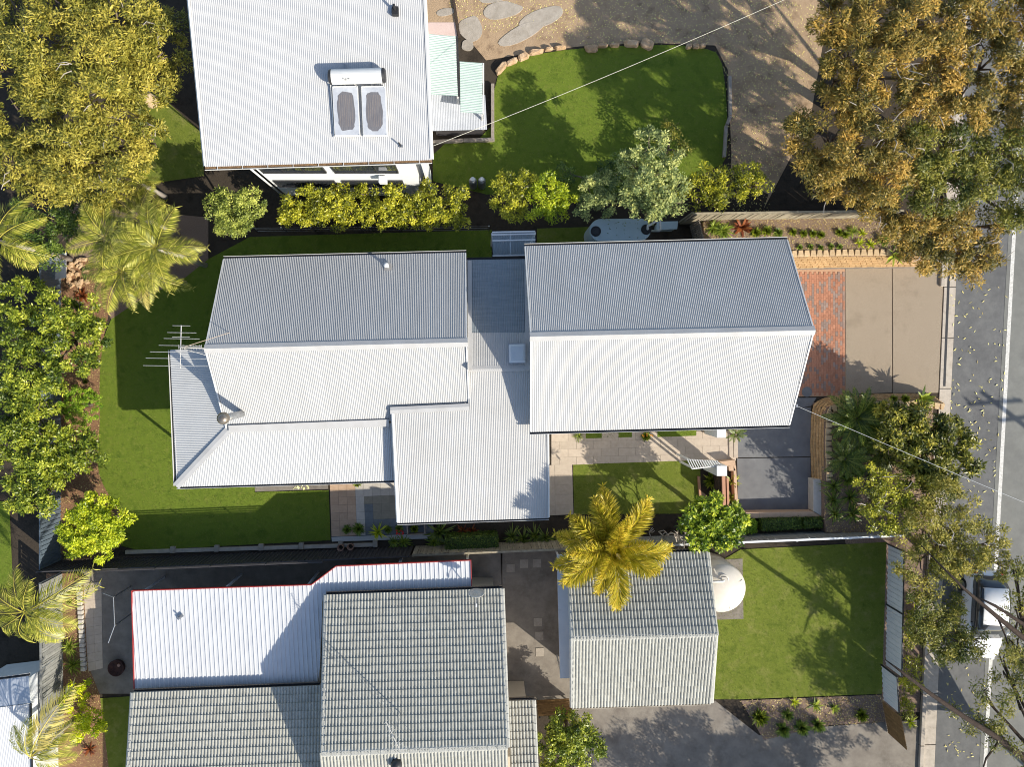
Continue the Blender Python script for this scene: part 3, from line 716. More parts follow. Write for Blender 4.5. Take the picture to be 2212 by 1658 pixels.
# link roof between the wings: newer pale sheets above, dull blue-grey sheets lower down
lkA, lkB = P(1003,563,3.50), P(1150,561,3.50); mA, mB_ = P(1003,722,4.20), P(1152,721,4.20); tA, tB = P(1003,800,4.54), P(1154,798,4.54)
lk = deck('link_roof', [lkA, lkB, tB, tA], WALLC, house, th=.06, drop=.03)
metal_roof(lk, [lkA, lkB, mB_, mA], LINK_ROOF, per=14, lip=.03)
metal_roof(lk, [mA+Vector((0,0,.015)), mB_+Vector((0,0,.015)), tB+Vector((0,0,.015)), tA+Vector((0,0,.015))], WHITE_ROOF, per=14, lip=.05)
gutter(house, lkA, lkB, (0,1,0), mat=DARKMETAL)
fa, fb_ = P(1011,563,3.53), P(1012,800,4.57); MB().add([fa, fb_, fb_+Vector((.16,0,.0)), fa+Vector((.16,0,0)), fa+Vector((-.02,0,.12)), fb_+Vector((-.02,0,.6))], [(0,1,2,3),(0,1,5,4)]).build('side_flashing', FLASH, house)
fa, fb_ = P(1133,563,3.53), P(1135,800,4.57); MB().add([fa, fb_, fb_+Vector((.5,0,.0)), fa+Vector((.5,0,0))], [(0,1,2,3)]).build('side_flashing', FLASH, house)
# skylight on the link roof
sk = MB(); q = [P(1098,787,4.62), P(1137,786,4.62), P(1136,741,4.46), P(1097,742,4.46)]
sk.hexa([v-Vector((0,0,.25)) for v in q], q); s_ = sk.build('skylight', GALV, house)
q2 = [lerp(v, sum(q, Vector())/4, .09) for v in q]; q3 = [lerp(v, sum(q, Vector())/4, .3)+Vector((0,0,.06)) for v in q]
MB().hexa(q2, q3).build('skylight_dome', M('opal_skylight_dome', (.50,.54,.58), (.56,.60,.63), 2, .2, spec=.6), s_, bevel=.02, seg=2)
# walls, gables, doors and windows
def rect(x0, y0, x1, y1): return [Vector((x0,y0,0)), Vector((x1,y0,0)), Vector((x1,y1,0)), Vector((x0,y1,0))]
wx0, wx1 = rTL.x+.35, rTR.x-.35; wy0, wy1 = rBL.y+.55, rTR.y-.55
wall_prism(house, rect(wx0, wy0, wx1, wy1), 0, ze-.06, WALLW)
rx0, rx1 = lTL.x+.45, lTR.x-.15; ly0, ly1 = lBL.y+.15, lTR.y-.55
wall_prism(house, rect(rx0, ly0, rx1, ly1), 0, le-.06, WALLW)
for (x_, ya, yb_, apex, gz, az_) in ((wx0, wy0, wy1, rL, ze-.06, zr), (wx1, wy0, wy1, rR, ze-.06, zr), (rx0, ly0, ly1, lL, le-.06, lr), (rx1, ly0, ly1, lR, le-.06, lr)):
    MB().add([(x_-.05, ya, gz), (x_-.05, yb_, gz), (x_-.05, apex.y, az_-.28), (x_+.05, ya, gz), (x_+.05, yb_, gz), (x_+.05, apex.y, az_-.28)], [(0,1,2),(3,4,5),(0,1,4,3),(1,2,5,4),(2,0,3,5)]).build('gable_wall', WALLW, house)
wall_prism(house, rect(rx1, P(0,870,3).y, wx0, P(0,600,3).y), 0, 3.4, WALLW)
wall_prism(house, rect(P(920,0,3).x, P(0,1000,3).y, wx0, P(0,880,3).y), 0, 3.5, WALLW)
gd = MB(); gy0 = (wy0+wy1)/2-2.5
for k in range(5): gd.box((wx1+.03, (wy0+wy1)/2, .24+.46*k), (.05, 5.0, .44))
gd.build('garage_door', GUTTER, house)
for xx in (-14.0, -11.5, -9.0): window(house, (xx+4.2, ly0, 1.6), 1.2, 1.2, (1,0,0))
for xx in (4.5, 8.0, 11.0): window(house, (xx, wy0, 1.5), 1.4, 1.2, (1,0,0))
for xx in (5.0, 9.5): window(house, (xx, wy1, 1.6), 1.2, 1.0, (-1,0,0))
for xx in (-9.5, -5.0): window(house, (xx, ly1, 1.6), 1.2, 1.0, (-1,0,0))
# wood-heater flue with ball cowl
fl_ = MB().tube([P(524,894,4.0), P(488,903,6.2)], .15, 16).build('flue', GALV, house, smooth=True)
fb = P(483,904,6.3)
MB().lathe(fb, [(.10,-.22),(.2,-.16),(.25,-.02),(.25,.08),(.19,.2),(.08,.27)], 18).build('flue_cowl', M('tarnished_steel_ball', (.20,.17,.14), (.32,.28,.23), 10, .35, metal=.7), fl_, smooth=True)
# pipe vent on the left wing
v0 = P(838,577,3.92); MB().tube([v0-Vector((0,0,.1)), v0+Vector((0,0,.55))], .06, 12).build('vent_pipe', PVC, house, smooth=True)
MB().lathe(v0+Vector((0,0,.58)), [(.1,-.05),(.115,0),(.1,.04),(.04,.06)], 14).build('vent_cap', PVC, house, smooth=True)
MB().box(v0+Vector((0,-.05,.03)), (.32,.42,.02)).build('vent_flashing', M('lead_flashing', (.16,.16,.16), (.26,.25,.24), 8, .6), house)
# small clear awning on the north side
aw = thing('clear_awning', P(1110,530,0), 'small clear corrugated awning between the two wings, on the top side', 'awning')
aq = [P(1064,553,3.1), P(1157,551,3.1), P(1156,498,3.3), P(1063,500,3.3)]
metal_roof(aw, aq, POLY, per=40, name='clear_sheet')
for t in (0.0, .62, .86, .96):
    MB().beam(lerp(aq[0], aq[3], t)+Vector((0,0,.012)), lerp(aq[1], aq[2], t)+Vector((0,0,.012)), .06, .03).build('batten', COLM, aw)
MB().beam(lerp(aq[0], aq[1], .42)-Vector((0,0,.05)), lerp(aq[3], aq[2], .42)-Vector((0,0,.05)), .05, .08).build('rafter', COLM, aw)
for p in (aq[3], aq[2]): MB().box((p.x, p.y-.1, 1.6), (.08,.08,3.2)).build('post', COLM, aw)
# television aerial with two guy wires
ae = thing('television_aerial', P(441,752,5.4)-Vector((0,0,.1)), 'tall yagi television aerial on the left gable of the main house', 'aerial')
top = P(392,751,7.85); bot = P(441,753,5.4)
MB().tube([bot, top], .022, 8).build('mast', ALU, ae)
bz = 7.8
MB().tube([P(391.5,703,bz), P(389,797,bz)], .018, 6).build('boom', ALU, ae)
for (py, x0, x1) in ((704,373,411),(719,361.5,424),(728.5,372,410),(732,354,431),(747,343,436),(761,324,445),(775,315,450),(791,309,460)):
    MB().tube([P(x0, py-.012*(x1-x0)*.5, bz+.02), P(x1, py+.012*(x1-x0)*.5, bz+.02)], .009, 5).build('element', ALU, ae)
MB().tube([P(385,751,7.6), P(436,751,7.6)], .014, 6).build('boom', ALU, ae)
for k, px in enumerate((386,390,394,398,412,418,424,431,436)):
    MB().tube([P(px-1, 745, 7.6), P(px+1, 757, 7.6)], .006, 5).build('element', ALU, ae)
MB().tube([P(398,750,7.5), P(496,719,5.1)], .012, 5).build('brace', M('rusty_tube', (.42,.32,.24), (.55,.45,.36), 10, .6), ae)
MB().tube([P(400,755,7.5), P(445,768,5.35)], .012, 5).build('brace', ALU, ae)

# ------------------------------------------------------------------ the top house
th = thing('top_house', P(690,200,0), 'two-storey white house at the top with a solar water heater on its roof', 'house')
z1, z2 = 6.0, 7.05
tq = [P(442,359,z1), P(933,344,z1), P(916,-50,z2), P(403,-38,z2)]
td = deck('roof', tq, WALLC, th); metal_roof(td, tq, TOP_ROOF, lip=.03)
gutter(th, tq[0], tq[1], (0,-1,0), w=.14, lit=LITTER)
for k in range(9):
    a = lerp(tq[0], tq[1], (k+.5)/9); MB().beam(a+Vector((0,.02,.0)), a+Vector((0,-.15,-.02)), .02, .01).build('gutter_bracket', GUTTER, th)
for (a, b, d_) in ((tq[0], tq[3], 1), (tq[1], tq[2], -1)):
    cap_strip(th, 'barge_flashing', a+Vector((0,0,.02)), b+Vector((0,0,.02)), Vector((-d_,0,-1)), Vector((d_,0,0)), .1, GUTTER, w2=.07)
wy = 8.22; wl0, wl1 = -9.63, -2.95
wall_prism(th, rect(wl0, wy, wl1, 16.5), 0, 5.9, WALLW)
for k in range(38):     # weatherboards on the front wall
    MB().add([(wl0, wy-.004, .1+k*.15), (wl1, wy-.004, .1+k*.15), (wl1, wy-.022, .1+k*.15), (wl0, wy-.022, .1+k*.15), (wl0, wy-.004, .245+k*.15), (wl1, wy-.004, .245+k*.15)], [(0,1,2,3),(3,2,5,4)]).build('weatherboard', WALLW, th)
for (xa, xb, za, zb_) in ((-9.45,-6.72,4.28,5.4), (-6.38,-3.64,4.28,5.4), (-9.45,-6.70,1.95,2.9), (-6.38,-3.64,1.95,2.9)):
    window(th, ((xa+xb)/2, wy-.03, (za+zb_)/2), xb-xa, zb_-za, (1,0,0), mat_f=DARKMETAL, panes=3)
MB().box((-4.4, wy-.22, 3.7), (.34,.3,.42)).build('wall_unit', COLM, th, bevel=.02)
for p_ in ((wl0-.1, wy-.1),):
    MB().tube([(p_[0], p_[1], 0), (p_[0], p_[1], 5.85)], .045, 10).build('downpipe', GUTTER, th, smooth=True)
MB().box((wl1+.35, wy+.6, 2.9), (.08,.9,5.8)).build('side_screen', WALLW, th)
# black roof vent and small bits on the roof
rp_ = Plane(tq)
def on_top(px, py, h=0):
    z = z1+(352-py)/395*(z2-z1); return P(px, py, z)+Vector((0,0,h))
c = on_top(854.5, 27); MB().box(c+Vector((0,0,.09)), (.26,.34,.18)).build('vent_box', BLACKP, th, bevel=.02)
MB().tube([c, c+Vector((-.02,.1,.42))], .05, 10).build('vent_pipe', BLACKP, th)
c = on_top(866, 316); MB().tube([c, c+Vector((-.05,.05,.3))], .03, 8).build('vent_pipe', BLACKP, th); MB().box(c+Vector((0,0,.02)), (.14,.1,.03)).build('vent_flashing', GALV, th)
# solar water heater
so = thing('solar_water_heater', on_top(780,235), 'solar water heater with a white tank and two collector panels on the top house roof', 'water heater')
def roofpt(px, py, h): return on_top(px, py, h)
pa = [(720,190,779.5,297.5,0), (782,190,838,297,1)]
for (xa, ya, xb, yb_, k) in pa:
    sh = 5 if k == 0 else 4
    q = [roofpt(xa+sh, yb_, .16), roofpt(xb, yb_-.5, .16), roofpt(xb-sh, ya, .20), roofpt(xa, ya+.5, .20)]
    MB().hexa([v-Vector((0,0,.09)) for v in q], q).build('collector_frame', PVC, so)
    c_ = sum(q, Vector())/4
    gq = [lerp(v, c_, .045)+Vector((0,0,.004)) for v in q]
    gl = MB().hexa([v-Vector((0,0,.01)) for v in gq], gq).build('collector_glass', PANELW, so)
    # scorched dark absorber showing through the fogged cover
    n = 26; V = []
    for i in range(n):
        t = 2*math.pi*i/n; uu = .5+.36*math.copysign(abs(math.cos(t))**.55, math.cos(t))*random.uniform(.9,1.06); vv = .5+.41*math.copysign(abs(math.sin(t))**.55, math.sin(t))*random.uniform(.93,1.04)
        V.append(lerp(lerp(gq[0], gq[1], uu), lerp(gq[3], gq[2], uu), vv)+Vector((0,0,.003)))
    MB().add(V, [tuple(range(n))]).build('dark_patch', COLLECT, gl)
    for uu in (.25,.34,.43,.5,.57,.66,.75):
        a = lerp(lerp(gq[0], gq[1], uu), lerp(gq[3], gq[2], uu), .18)+Vector((0,0,.006)); b = lerp(lerp(gq[0], gq[1], uu), lerp(gq[3], gq[2], uu), .84)+Vector((0,0,.006))
        MB().beam(a, b, .008, .002).build('riser_line', M('copper_riser', (.22,.17,.14), (.34,.28,.24), 9, .4), gl)
    for v in q:
        MB().lathe(lerp(v, c_, .05)+Vector((0,0,.0)), [(.03,0),(.03,.02),(.012,.025)], 8).build('corner_clip', PVC, so)
ta, tb = roofpt(717.5,174.5,.36), roofpt(833,171,.36)
dx = (tb-ta).normalized(); L_ = (tb-ta).length
MB().tube([ta+dx*.02, ta+dx*.06, tb-dx*.06, tb-dx*.02], [.27,.285,.285,.27], 28).build('tank', PVC, so, smooth=False)
for e_, s2 in ((ta, 1), (tb, -1)):
    MB().tube([e_-dx*s2*.05, e_-dx*s2*.02, e_+dx*s2*.075], [.22,.275,.292], 24).build('tank_end_cap', DARKMETAL, so)
for t in (.25, .75):
    p = lerp(ta, tb, t); MB().beam(p+Vector((0,.6,-.24)), p+Vector((0,-.3,-.27)), .05, .03).build('tank_strap', GALV, so)
MB().tube([roofpt(722,298,.06), roofpt(716,192,.12), ta+Vector((.0,-.1,-.1))], .022, 8).build('riser_pipe', ALU, so)
tc = bpy.data.curves.new('lettering', 'FONT'); tc.body = 'hart'; tc.size = .17; tc.extrude = .002
to = bpy.data.objects.new('lettering', tc); COL.objects.link(to)
bpy.context.view_layer.update(); dg = bpy.context.evaluated_depsgraph_get(); me = bpy.data.meshes.new_from_object(to.evaluated_get(dg)); bpy.data.objects.remove(to)
me.materials.append(M('faded_black_print', (.03,.03,.035), (.08,.08,.08), 30, .6))
lt = link('lettering', me, so); ang = R(50); rad = .289
tp = lerp(ta, tb, .25); lp_ = tp+Vector((0, -math.sin(ang)*rad, math.cos(ang)*rad))
lt.matrix_local = Matrix.Translation(lp_-rootloc(so)) @ Matrix.Rotation(math.atan2(dx.y, dx.x), 4, 'Z') @ Matrix.Rotation(ang, 4, 'X')
# green awnings and lean-to on the right of the top house
ga = thing('green_awning', P(955,140,0), 'larger pale green corrugated awning against the top house', 'awning', 'pale green awnings')
q = [P(989,208,2.5), P(984,78,2.5), P(918,72,2.95), P(924,203,2.95)]
metal_roof(ga, q, GREEN_ROOF, per=12); MB().beam(q[0]+Vector((.06,0,-.05)), q[1]+Vector((.06,0,-.05)), .09, .1).build('gutter', DARKMETAL, ga)
for p in (q[0], q[1]): MB().box((p.x, p.y, 1.22), (.08,.08,2.44)).build('post', GUTTER, ga)
ga = thing('green_awning', P(1018,190,0), 'smaller pale green corrugated awning beside the lawn corner', 'awning', 'pale green awnings')
q = [P(1042,246,2.2), P(1042,136,2.2), P(993,132,2.45), P(995,242,2.45)]
metal_roof(ga, q, GREEN_ROOF, per=12); MB().beam(q[0]+Vector((.05,0,-.04)), q[1]+Vector((.05,0,-.04)), .06, .08).build('gutter', GUTTER, ga)
for p in (q[0], q[1]): MB().box((p.x, p.y, 1.07), (.08,.08,2.14)).build('post', GUTTER, ga)
ln_ = thing('lean_to', P(985,255,0), 'low grey corrugated lean-to roof in the shade beside the top house', 'lean-to')
q = [P(930,283,1.3), P(1052,280,1.3), P(1048,205,1.75), P(925,203,1.75)]
metal_roof(ln_, q, M('grey_steel_sheet', (.36,.38,.42), (.46,.48,.52), 2, .4, rnd=.04), per=12)
wall_prism(ln_, inset(q, .2), 0, 1.25, DARKF)
# ------------------------------------------------------------------ tiled roofs
def tile_profile():
    w = .30
    return [(0,0),(.018,0),(.028,.034),(.07,.05),(.112,.034),(.122,0),(.168,0),(.178,.034),(.22,.05),(.262,.034),(.272,0),(.30,0)]
def tile_verts(w, ln):
    pr = [(x*w/.30, z) for x, z in tile_profile()]; n = len(pr); V = []; F = []
    for (x, z) in pr: V.append((x, 0, z+.045))
    for (x, z) in pr: V.append((x, ln, z+.004))
    for (x, z) in pr: V.append((x, .004, z*.6-.004))
    for i in range(n-1):
        F.append((i, i+1, n+i+1, n+i)); F.append((2*n+i, 2*n+i+1, i+1, i))
    return V, F
def tiled(parent, poly, tw, gauge, budget, e=0):
    """concrete tiles on a roof plane; the nearest to the eave corner first as single tiles, the rest joined"""
    pl = Plane(poly, e); t0, t1 = pl.t0, pl.t1; nu = round((t1-t0)/tw); w = (t1-t0)/nu
    vmax = max(q[1] for q in pl.tv); nv = round(vmax/gauge); gg = vmax/nv
    V, F = tile_verts(w, gg*1.12); me = bpy.data.meshes.new('roof_tile'); me.from_pydata(V, [], F); me.materials.append(TILE); me.update()
    off = rootloc(parent); used = 0; J = MB()
    right = pl.a.cross(pl.d).dot(pl.n) > 0
    for j in range(nv):
        for i in range(nu):
            tc = t0+(i+.5)*w; v0, v1 = pl.span(min(max(tc, t0+1e-4), t1-1e-4)); vc = (j+.5)*gg
            if not (v0-.02 <= vc <= v1+.02): continue
            o_ = pl.pt(t0+i*w, j*gg, random.uniform(0, .004))
            x, d = (pl.a, pl.d)
            if not right: o_ = pl.pt(t0+(i+1)*w, j*gg, random.uniform(0, .004)); x = -pl.a
            m = Matrix((( x.x, d.x, pl.n.x, o_.x-off.x), (x.y, d.y, pl.n.y, o_.y-off.y), (x.z, d.z, pl.n.z, o_.z-off.z), (0,0,0,1)))
            if used < budget:
                ob = link('roof_tile', me, parent); ob.matrix_local = m @ Matrix.Rotation(random.uniform(-.006,.006), 4, 'Z'); used += 1
            else:
                J.add([m @ Vector(v)+off for v in V], F)
    if J.v:
        o = J.build('roof_tiles', TILE, parent); tag(o, kind='stuff')
    return pl, used
def ridge_tiles(parent, a, b, sa, sb, n, w=.17, h=.05, name='ridge_tile'):
    a, b = Vector(a), Vector(b)
    sa, sb = sa.normalized(), sb.normalized(); up = Vector((0,0,1))
    for i in range(n):
        p, q = lerp(a, b, i/n), lerp(a, b, (i+1.06)/n)
        l1, l2 = up*(h+.022), up*(h+.004)
        V = [p+sa*w+l1*.35, p+sa*w*.5+l1, p+sb*w*.5+l1, p+sb*w+l1*.35, q+sa*w+l2*.35, q+sa*w*.5+l2, q+sb*w*.5+l2, q+sb*w+l2*.35, p+sa*w-up*.02, p+sb*w-up*.02, q+sa*w-up*.02, q+sb*w-up*.02]
        MB().add(V, [(0,1,5,4),(1,2,6,5),(2,3,7,6),(8,0,4,10),(3,9,11,7),(0,8,9,3,2,1)]).build(name, TILE2, parent)
bh = thing('tiled_house', P(690,1500,0), 'grey tiled house with a white ribbed patio roof at the bottom left', 'house')
# main tiled block
e1, e2, r1, r2 = P(704,1286,3.0), P(1084,1272,3.0), P(1096,1614,5.05), P(697,1629,5.05)
s1_, s2_ = P(1100,2010,3.0), P(716,2024,3.0)
bd = deck('roof', [e1, e2, r1, r2], WALLC, bh, th=.14, drop=.03)
tiled(bd, [e1, e2, r1, r2], .285, .335, 170)
bd2 = deck('roof', [s1_, s2_, r2, r1], WALLC, bh, th=.14, drop=.03)
tiled(bd2, [s1_, s2_, r2, r1], .285, .335, 0)
ridge_tiles(bh, r2+Vector((0,0,.01)), r1+Vector((0,0,.01)), e1-r2, s2_-r2, 19)
ridge_tiles(bh, e1, r2, Vector((-1,0,-.1)), Vector((1,0,0)), 20, w=.12, h=.055, name='verge_tile')
ridge_tiles(bh, e2, r1, Vector((-1,0,-.0)), Vector((1,0,-.1)), 20, w=.12, h=.055, name='verge_tile')
gutter(bh, e1, e2, (0,1,0), w=.1, mat=M('brown_gutter', (.10,.08,.06), (.15,.12,.09), 3, .5))
# left wing of tiles
f1, f2, f3, f4 = P(287,1497,2.75), P(700,1481,2.75), P(716,1800,4.3), P(268,1816,4.3)
bd3 = deck('roof', [f1, f2, f3, f4], WALLC, bh, th=.14, drop=.03)
tiled(bd3, [f1, f2, f3, f4], .285, .335, 130)
ridge_tiles(bh, f1, f4, Vector((-1,0,-.1)), Vector((1,0,0)), 18, w=.12, h=.055, name='verge_tile')
gutter(bh, f1, f2-Vector((.2,0,0)), (0,1,0), w=.1, mat=MATS['brown_gutter'])
# small right wing
h1, h2, h3, h4 = P(1100,1515,2.6), P(1153,1513,2.6), P(1160,1700,3.4), P(1104,1700,3.4)
bd4 = deck('roof', [h1, h2, h3, h4], WALLC, bh, th=.14, drop=.03); tiled(bd4, [h1, h2, h3, h4], .285, .335, 0)
ridge_tiles(bh, h2, h3, Vector((-1,0,0)), Vector((1,0,-.1)), 11, w=.1, h=.055, name='verge_tile')
gutter(bh, h1, h2, (0,1,0), w=.1, mat=MATS['brown_gutter'])
wall_prism(bh, rect(e1.x+.35, -24, e2.x-.35, e2.y-.45), 0, 2.85, WALLC); wall_prism(bh, rect(f1.x+.4, -24, e1.x+.3, f2.y-.45), 0, 2.6, WALLC)
wall_prism(bh, rect(e2.x-.3, -24, h2.x-.3, h2.y-.35), 0, 2.45, WALLC)
for (x_, ap, ya) in ((e1.x+.35, r2, e1.y-.4), (e2.x-.35, r1, e2.y-.4)):
    MB().add([(x_-.04, ya, 2.85), (x_-.04, ap.y, 4.8), (x_-.04, -24, 2.85), (x_+.04, ya, 2.85), (x_+.04, ap.y, 4.8), (x_+.04, -24, 2.85)], [(0,1,2),(3,4,5),(0,1,4,3),(1,2,5,4)]).build('gable_wall', WALLC, bh)
MB().box((e2.x-.2, P(0,1400,2).y, 1.6), (.3,1.7,1.3)).build('window_hood', COLM, bh)
window(bh, (e2.x-.3, P(0,1360,2).y, 1.4), 1.4, 1.1, (0,1,0))
# white ribbed patio roof with red trim
def ribz(py): return 2.75-(py-1208)/280*.35
rib = [(290,1489),(690,1474),(697,1286),(1019,1274),(1017,1211),(726,1224),(673,1264),(285,1277)]
rib3 = [P(px, py, ribz(py)) for px, py in rib]
pr = deck('patio_roof', rib3, WALLC, bh, th=.05, drop=.06)
metal_roof(pr, rib3, RIB_ROOF, pitch=.2, amp=.016, per=4, prof='trap')
for a, b in ((7,6),(6,5),(5,4),(4,3),(0,7)):
    pa_, pb_ = rib3[a], rib3[b]; MB().beam(pa_+Vector((0,0,-.02)), pb_+Vector((0,0,-.02)), .035, .13).build('red_trim', REDTRIM, bh)
for px, py in ((300,1285),(480,1278),(660,1272),(860,1225),(1008,1222),(300,1470)):
    p = P(px, py, 2.5); MB().box((p.x, p.y, 1.2), (.09,.09,2.4)).build('patio_post', COLM, bh)
c = P(706//2+37, 1333, 2.62); MB().box(c+Vector((0,0,.05)), (.3,.14,.04), .6).build('vent_flashing', GALV, bh); MB().tube([c, c+Vector((0,0,.25))], .04, 8).build('vent_pipe', GALV, bh)
# satellite dish
di = thing('satellite_dish', P(1030,1285,3.0), 'pale oval satellite dish at the top right corner of the tiled house', 'dish')
c = P(1029,1282,3.75); n = 22
mb = MB(); tilt = Matrix.Rotation(R(-76), 3, 'X')
for (r_, z_) in ((.0,-.07),(.2,-.045),(.36,0),(.355,.012),(.19,-.03),(.0,-.055)):
    for k in range(n):
        t = 2*math.pi*k/n; p = tilt @ Vector((r_*math.cos(t), r_*math.sin(t), z_)); mb.v.append(tuple(c+p))
for i in range(5):
    for k in range(n): mb.f.append((i*n+k, i*n+(k+1) % n, (i+1)*n+(k+1) % n, (i+1)*n+k))
mb.build('reflector', CREAM, di, smooth=True)
MB().tube([c+Vector((0,-.05,-.1)), P(1030,1290,3.05)], .025, 8).build('mount', GALV, di); MB().tube([c+Vector((0,-.02,-.15)), c+Vector((0,-.5,-.05))], .012, 6).build('arm', GALV, di)
MB().box(c+Vector((0,-.55,-.03)), (.06,.16,.06)).build('receiver', COLM, di)
# aerial on the tiled house
ae = thing('television_aerial', P(861,1541,4.8), 'spindly television aerial near the ridge of the grey tiled house', 'aerial')
b0, t0_ = P(863,1539,4.62), P(846,1612,6.9)
t0_ = Vector((b0.x, b0.y, 6.6)); MB().tube([b0, t0_], .02, 8).build('mast', ALU, ae)
MB().tube([t0_+Vector((-.3,.55,-.1)), t0_+Vector((.25,-.6,-.1))], .016, 6).build('boom', ALU, ae)
for k in range(9):
    p = lerp(t0_+Vector((-.3,.55,-.1)), t0_+Vector((.25,-.6,-.1)), k/8); w = .18+.03*k
    MB().tube([p+Vector((-w*.4,-w*.2,w*.5)), p+Vector((w*.4,w*.2,-w*.5))], .007, 5).build('element', ALU, ae)
MB().tube([t0_-Vector((0,0,.6)), b0+Vector((-.9,.3,-.25))], .006, 4).build('guy_wire', GALV, ae); MB().tube([t0_-Vector((0,0,.6)), b0+Vector((.6,-.8,.1))], .006, 4).build('guy_wire', GALV, ae)
c = P(857,1650,4.95); MB().lathe(c, [(.22,0),(.24,.1),(.2,.25),(.08,.34)], 18).build('roof_ventilator', DARKMETAL, bh, smooth=True)
# tiled garage
gr = thing('tiled_garage', P(1385,1370,0), 'detached grey tiled garage below the foxtail palm', 'garage')
ge1, ge2, gr1, gr2 = P(1229,1200,2.9), P(1528,1192,2.9), P(1546,1371,4.15), P(1236,1380,4.15)
gs1, gs2 = P(1536,1519,2.9), P(1236,1529,2.9)
g1 = deck('roof', [ge1, ge2, gr1, gr2], WALLC, gr, th=.14, drop=.03); tiled(g1, [ge1, ge2, gr1, gr2], .285, .335, 170)
g2 = deck('roof', [gs1, gs2, gr2, gr1], WALLC, gr, th=.14, drop=.03); tiled(g2, [gs1, gs2, gr2, gr1], .285, .335, 130)
ridge_tiles(gr, gr2, gr1, ge1-gr2, gs2-gr2, 15)
for a, b, s_ in ((ge1, gr2, -1), (gs2, gr2, -1), (ge2, gr1, 1), (gs1, gr1, 1)):
    ridge_tiles(gr, a, b, Vector((-1,0,-.05)), Vector((1,0,-.05)), 10, w=.11, h=.055, name='verge_tile')
gutter(gr, gs2, gs1, (0,-1,0), w=.1, mat=WALLC); gutter(gr, ge1, ge2, (0,1,0), w=.1, mat=MATS['brown_gutter'])
wall_prism(gr, rect(ge1.x+.35, gs1.y+.45, ge2.x-.35, ge2.y-.45), 0, 2.75, WALLC)
for x_, ap in ((ge1.x+.35, gr2), (ge2.x-.35, gr1)):
    ya, yc = ge2.y-.45, gs1.y+.45
    MB().add([(x_-.04, ya, 2.75), (x_-.04, ap.y, 3.95), (x_-.04, yc, 2.75), (x_+.04, ya, 2.75), (x_+.04, ap.y, 3.95), (x_+.04, yc, 2.75)], [(0,1,2),(3,4,5),(0,1,4,3),(1,2,5,4)]).build('gable_wall', WALLC, gr)
aw_ = [P(1203,1200,2.3), P(1228,1199,2.35), P(1234,1466,2.35), P(1210,1467,2.3)]
MB().hexa([p-Vector((0,0,.12)) for p in aw_], aw_).build('side_awning', M('pale_blue_white_steel', (.50,.55,.60), (.60,.64,.68), 1.2, .45, stain=((.3,.3,.3),2.5,.6,.4)), gr)
for k in (0, 3):
    p = aw_[k]; MB().box((p.x+.08, p.y+(-.1 if k == 0 else .1), 1.08), (.07,.07,2.16)).build('post', GUTTER, gr)
# timber slat gate between the house and the garage
gt = thing('slat_gate', P(1195,1520,0), 'brown timber slat gate between the tiled house and the garage', 'gate')
for k in range(9):
    z_ = 1.55-k*.17; MB().beam(P(1158,1512,0)+Vector((0,0,z_)), P(1228,1508,0)+Vector((0,0,z_)), .03, .14).build('slat', PALB, gt)
for px in (1160, 1180, 1207, 1227): MB().box(P(px,1513,0)+Vector((0,-.04,.82)), (.07,.05,1.64)).build('post', DARKMETAL, gt)
# shed at the bottom left corner
sh = thing('garden_shed', P(60,1600,0), 'pale metal-roofed shed in the bottom left corner', 'shed')
q = [P(-60,1478,2.3), P(62,1462,2.3), P(66,1520,2.6), P(-60,1536,2.6)]
metal_roof(sh, q, M('blue_grey_shed_steel', (.40,.44,.50), (.50,.53,.58), 2, .45), pitch=.6, amp=.006, per=1, prof='trap')
q2 = [P(-60,1900,2.3), P(70,1890,2.3), P(66,1521,2.62), P(-60,1537,2.62)]
metal_roof(sh, q2, RIB_ROOF, per=12)
wall_prism(sh, [P(-60,1484,2.3), P(56,1470,2.3), P(62,1880,2.3), P(-60,1890,2.3)], 0, 2.2, LIGHTF)
gutter(sh, q[0], q[1], (0,1,0), mat=GUTTER)
MB().beam(P(66,1521,2.66), P(74,1890,2.36), .08, .06).build('barge_flashing', DARKMETAL, sh)
# ------------------------------------------------------------------ tanks and services
ta_ = thing('slimline_tank', P(1340,497,0), 'pale blue slimline water tank beside the main house, top side', 'water tank')
ctr_a, ctr_b, rr = P(1298,497,1.95), P(1382,496,1.95), .52
poly = []
for k in range(17): t = math.pi/2+math.pi*k/16; poly.append(Vector((ctr_a.x+rr*math.cos(t), ctr_a.y+rr*math.sin(t), 0)))
for k in range(17): t = -math.pi/2+math.pi*k/16; poly.append(Vector((ctr_b.x+rr*math.cos(t), ctr_b.y+rr*math.sin(t), 0)))
MB().prism(poly, 0, 1.95).build('tank_body', TANKB, ta_, bevel=.05, seg=3)
for px, py in ((1287,500),(1396,496)):
    c = P(px, py, 1.96); l_ = MB().lathe(c, [(.24,-.01),(.24,.03),(.2,.045),(.19,.03)], 24).build('strainer_lid', BLACKP, ta_, smooth=False)
    MB().lathe(c+Vector((0,0,.03)), [(.17,0),(.17,.008)], 20).build('mesh_screen', DARKMETAL, l_)
MB().tube([P(1399,494,2.3), P(1399,488,2.35), P(1408,484,2.35), P(1420,476,2.35)], .055, 10).build('inlet_pipe', PVC, ta_, smooth=True)
MB().tube([P(1399,495,1.98), P(1399,494,2.32)], .055, 10).build('inlet_pipe', PVC, ta_, smooth=True)
MB().tube([P(1408,499,1.0), P(1424,499,1.6), P(1426,496,1.8), P(1426,470,2.0)], .05, 10).build('overflow_pipe', PVC, ta_, smooth=True)
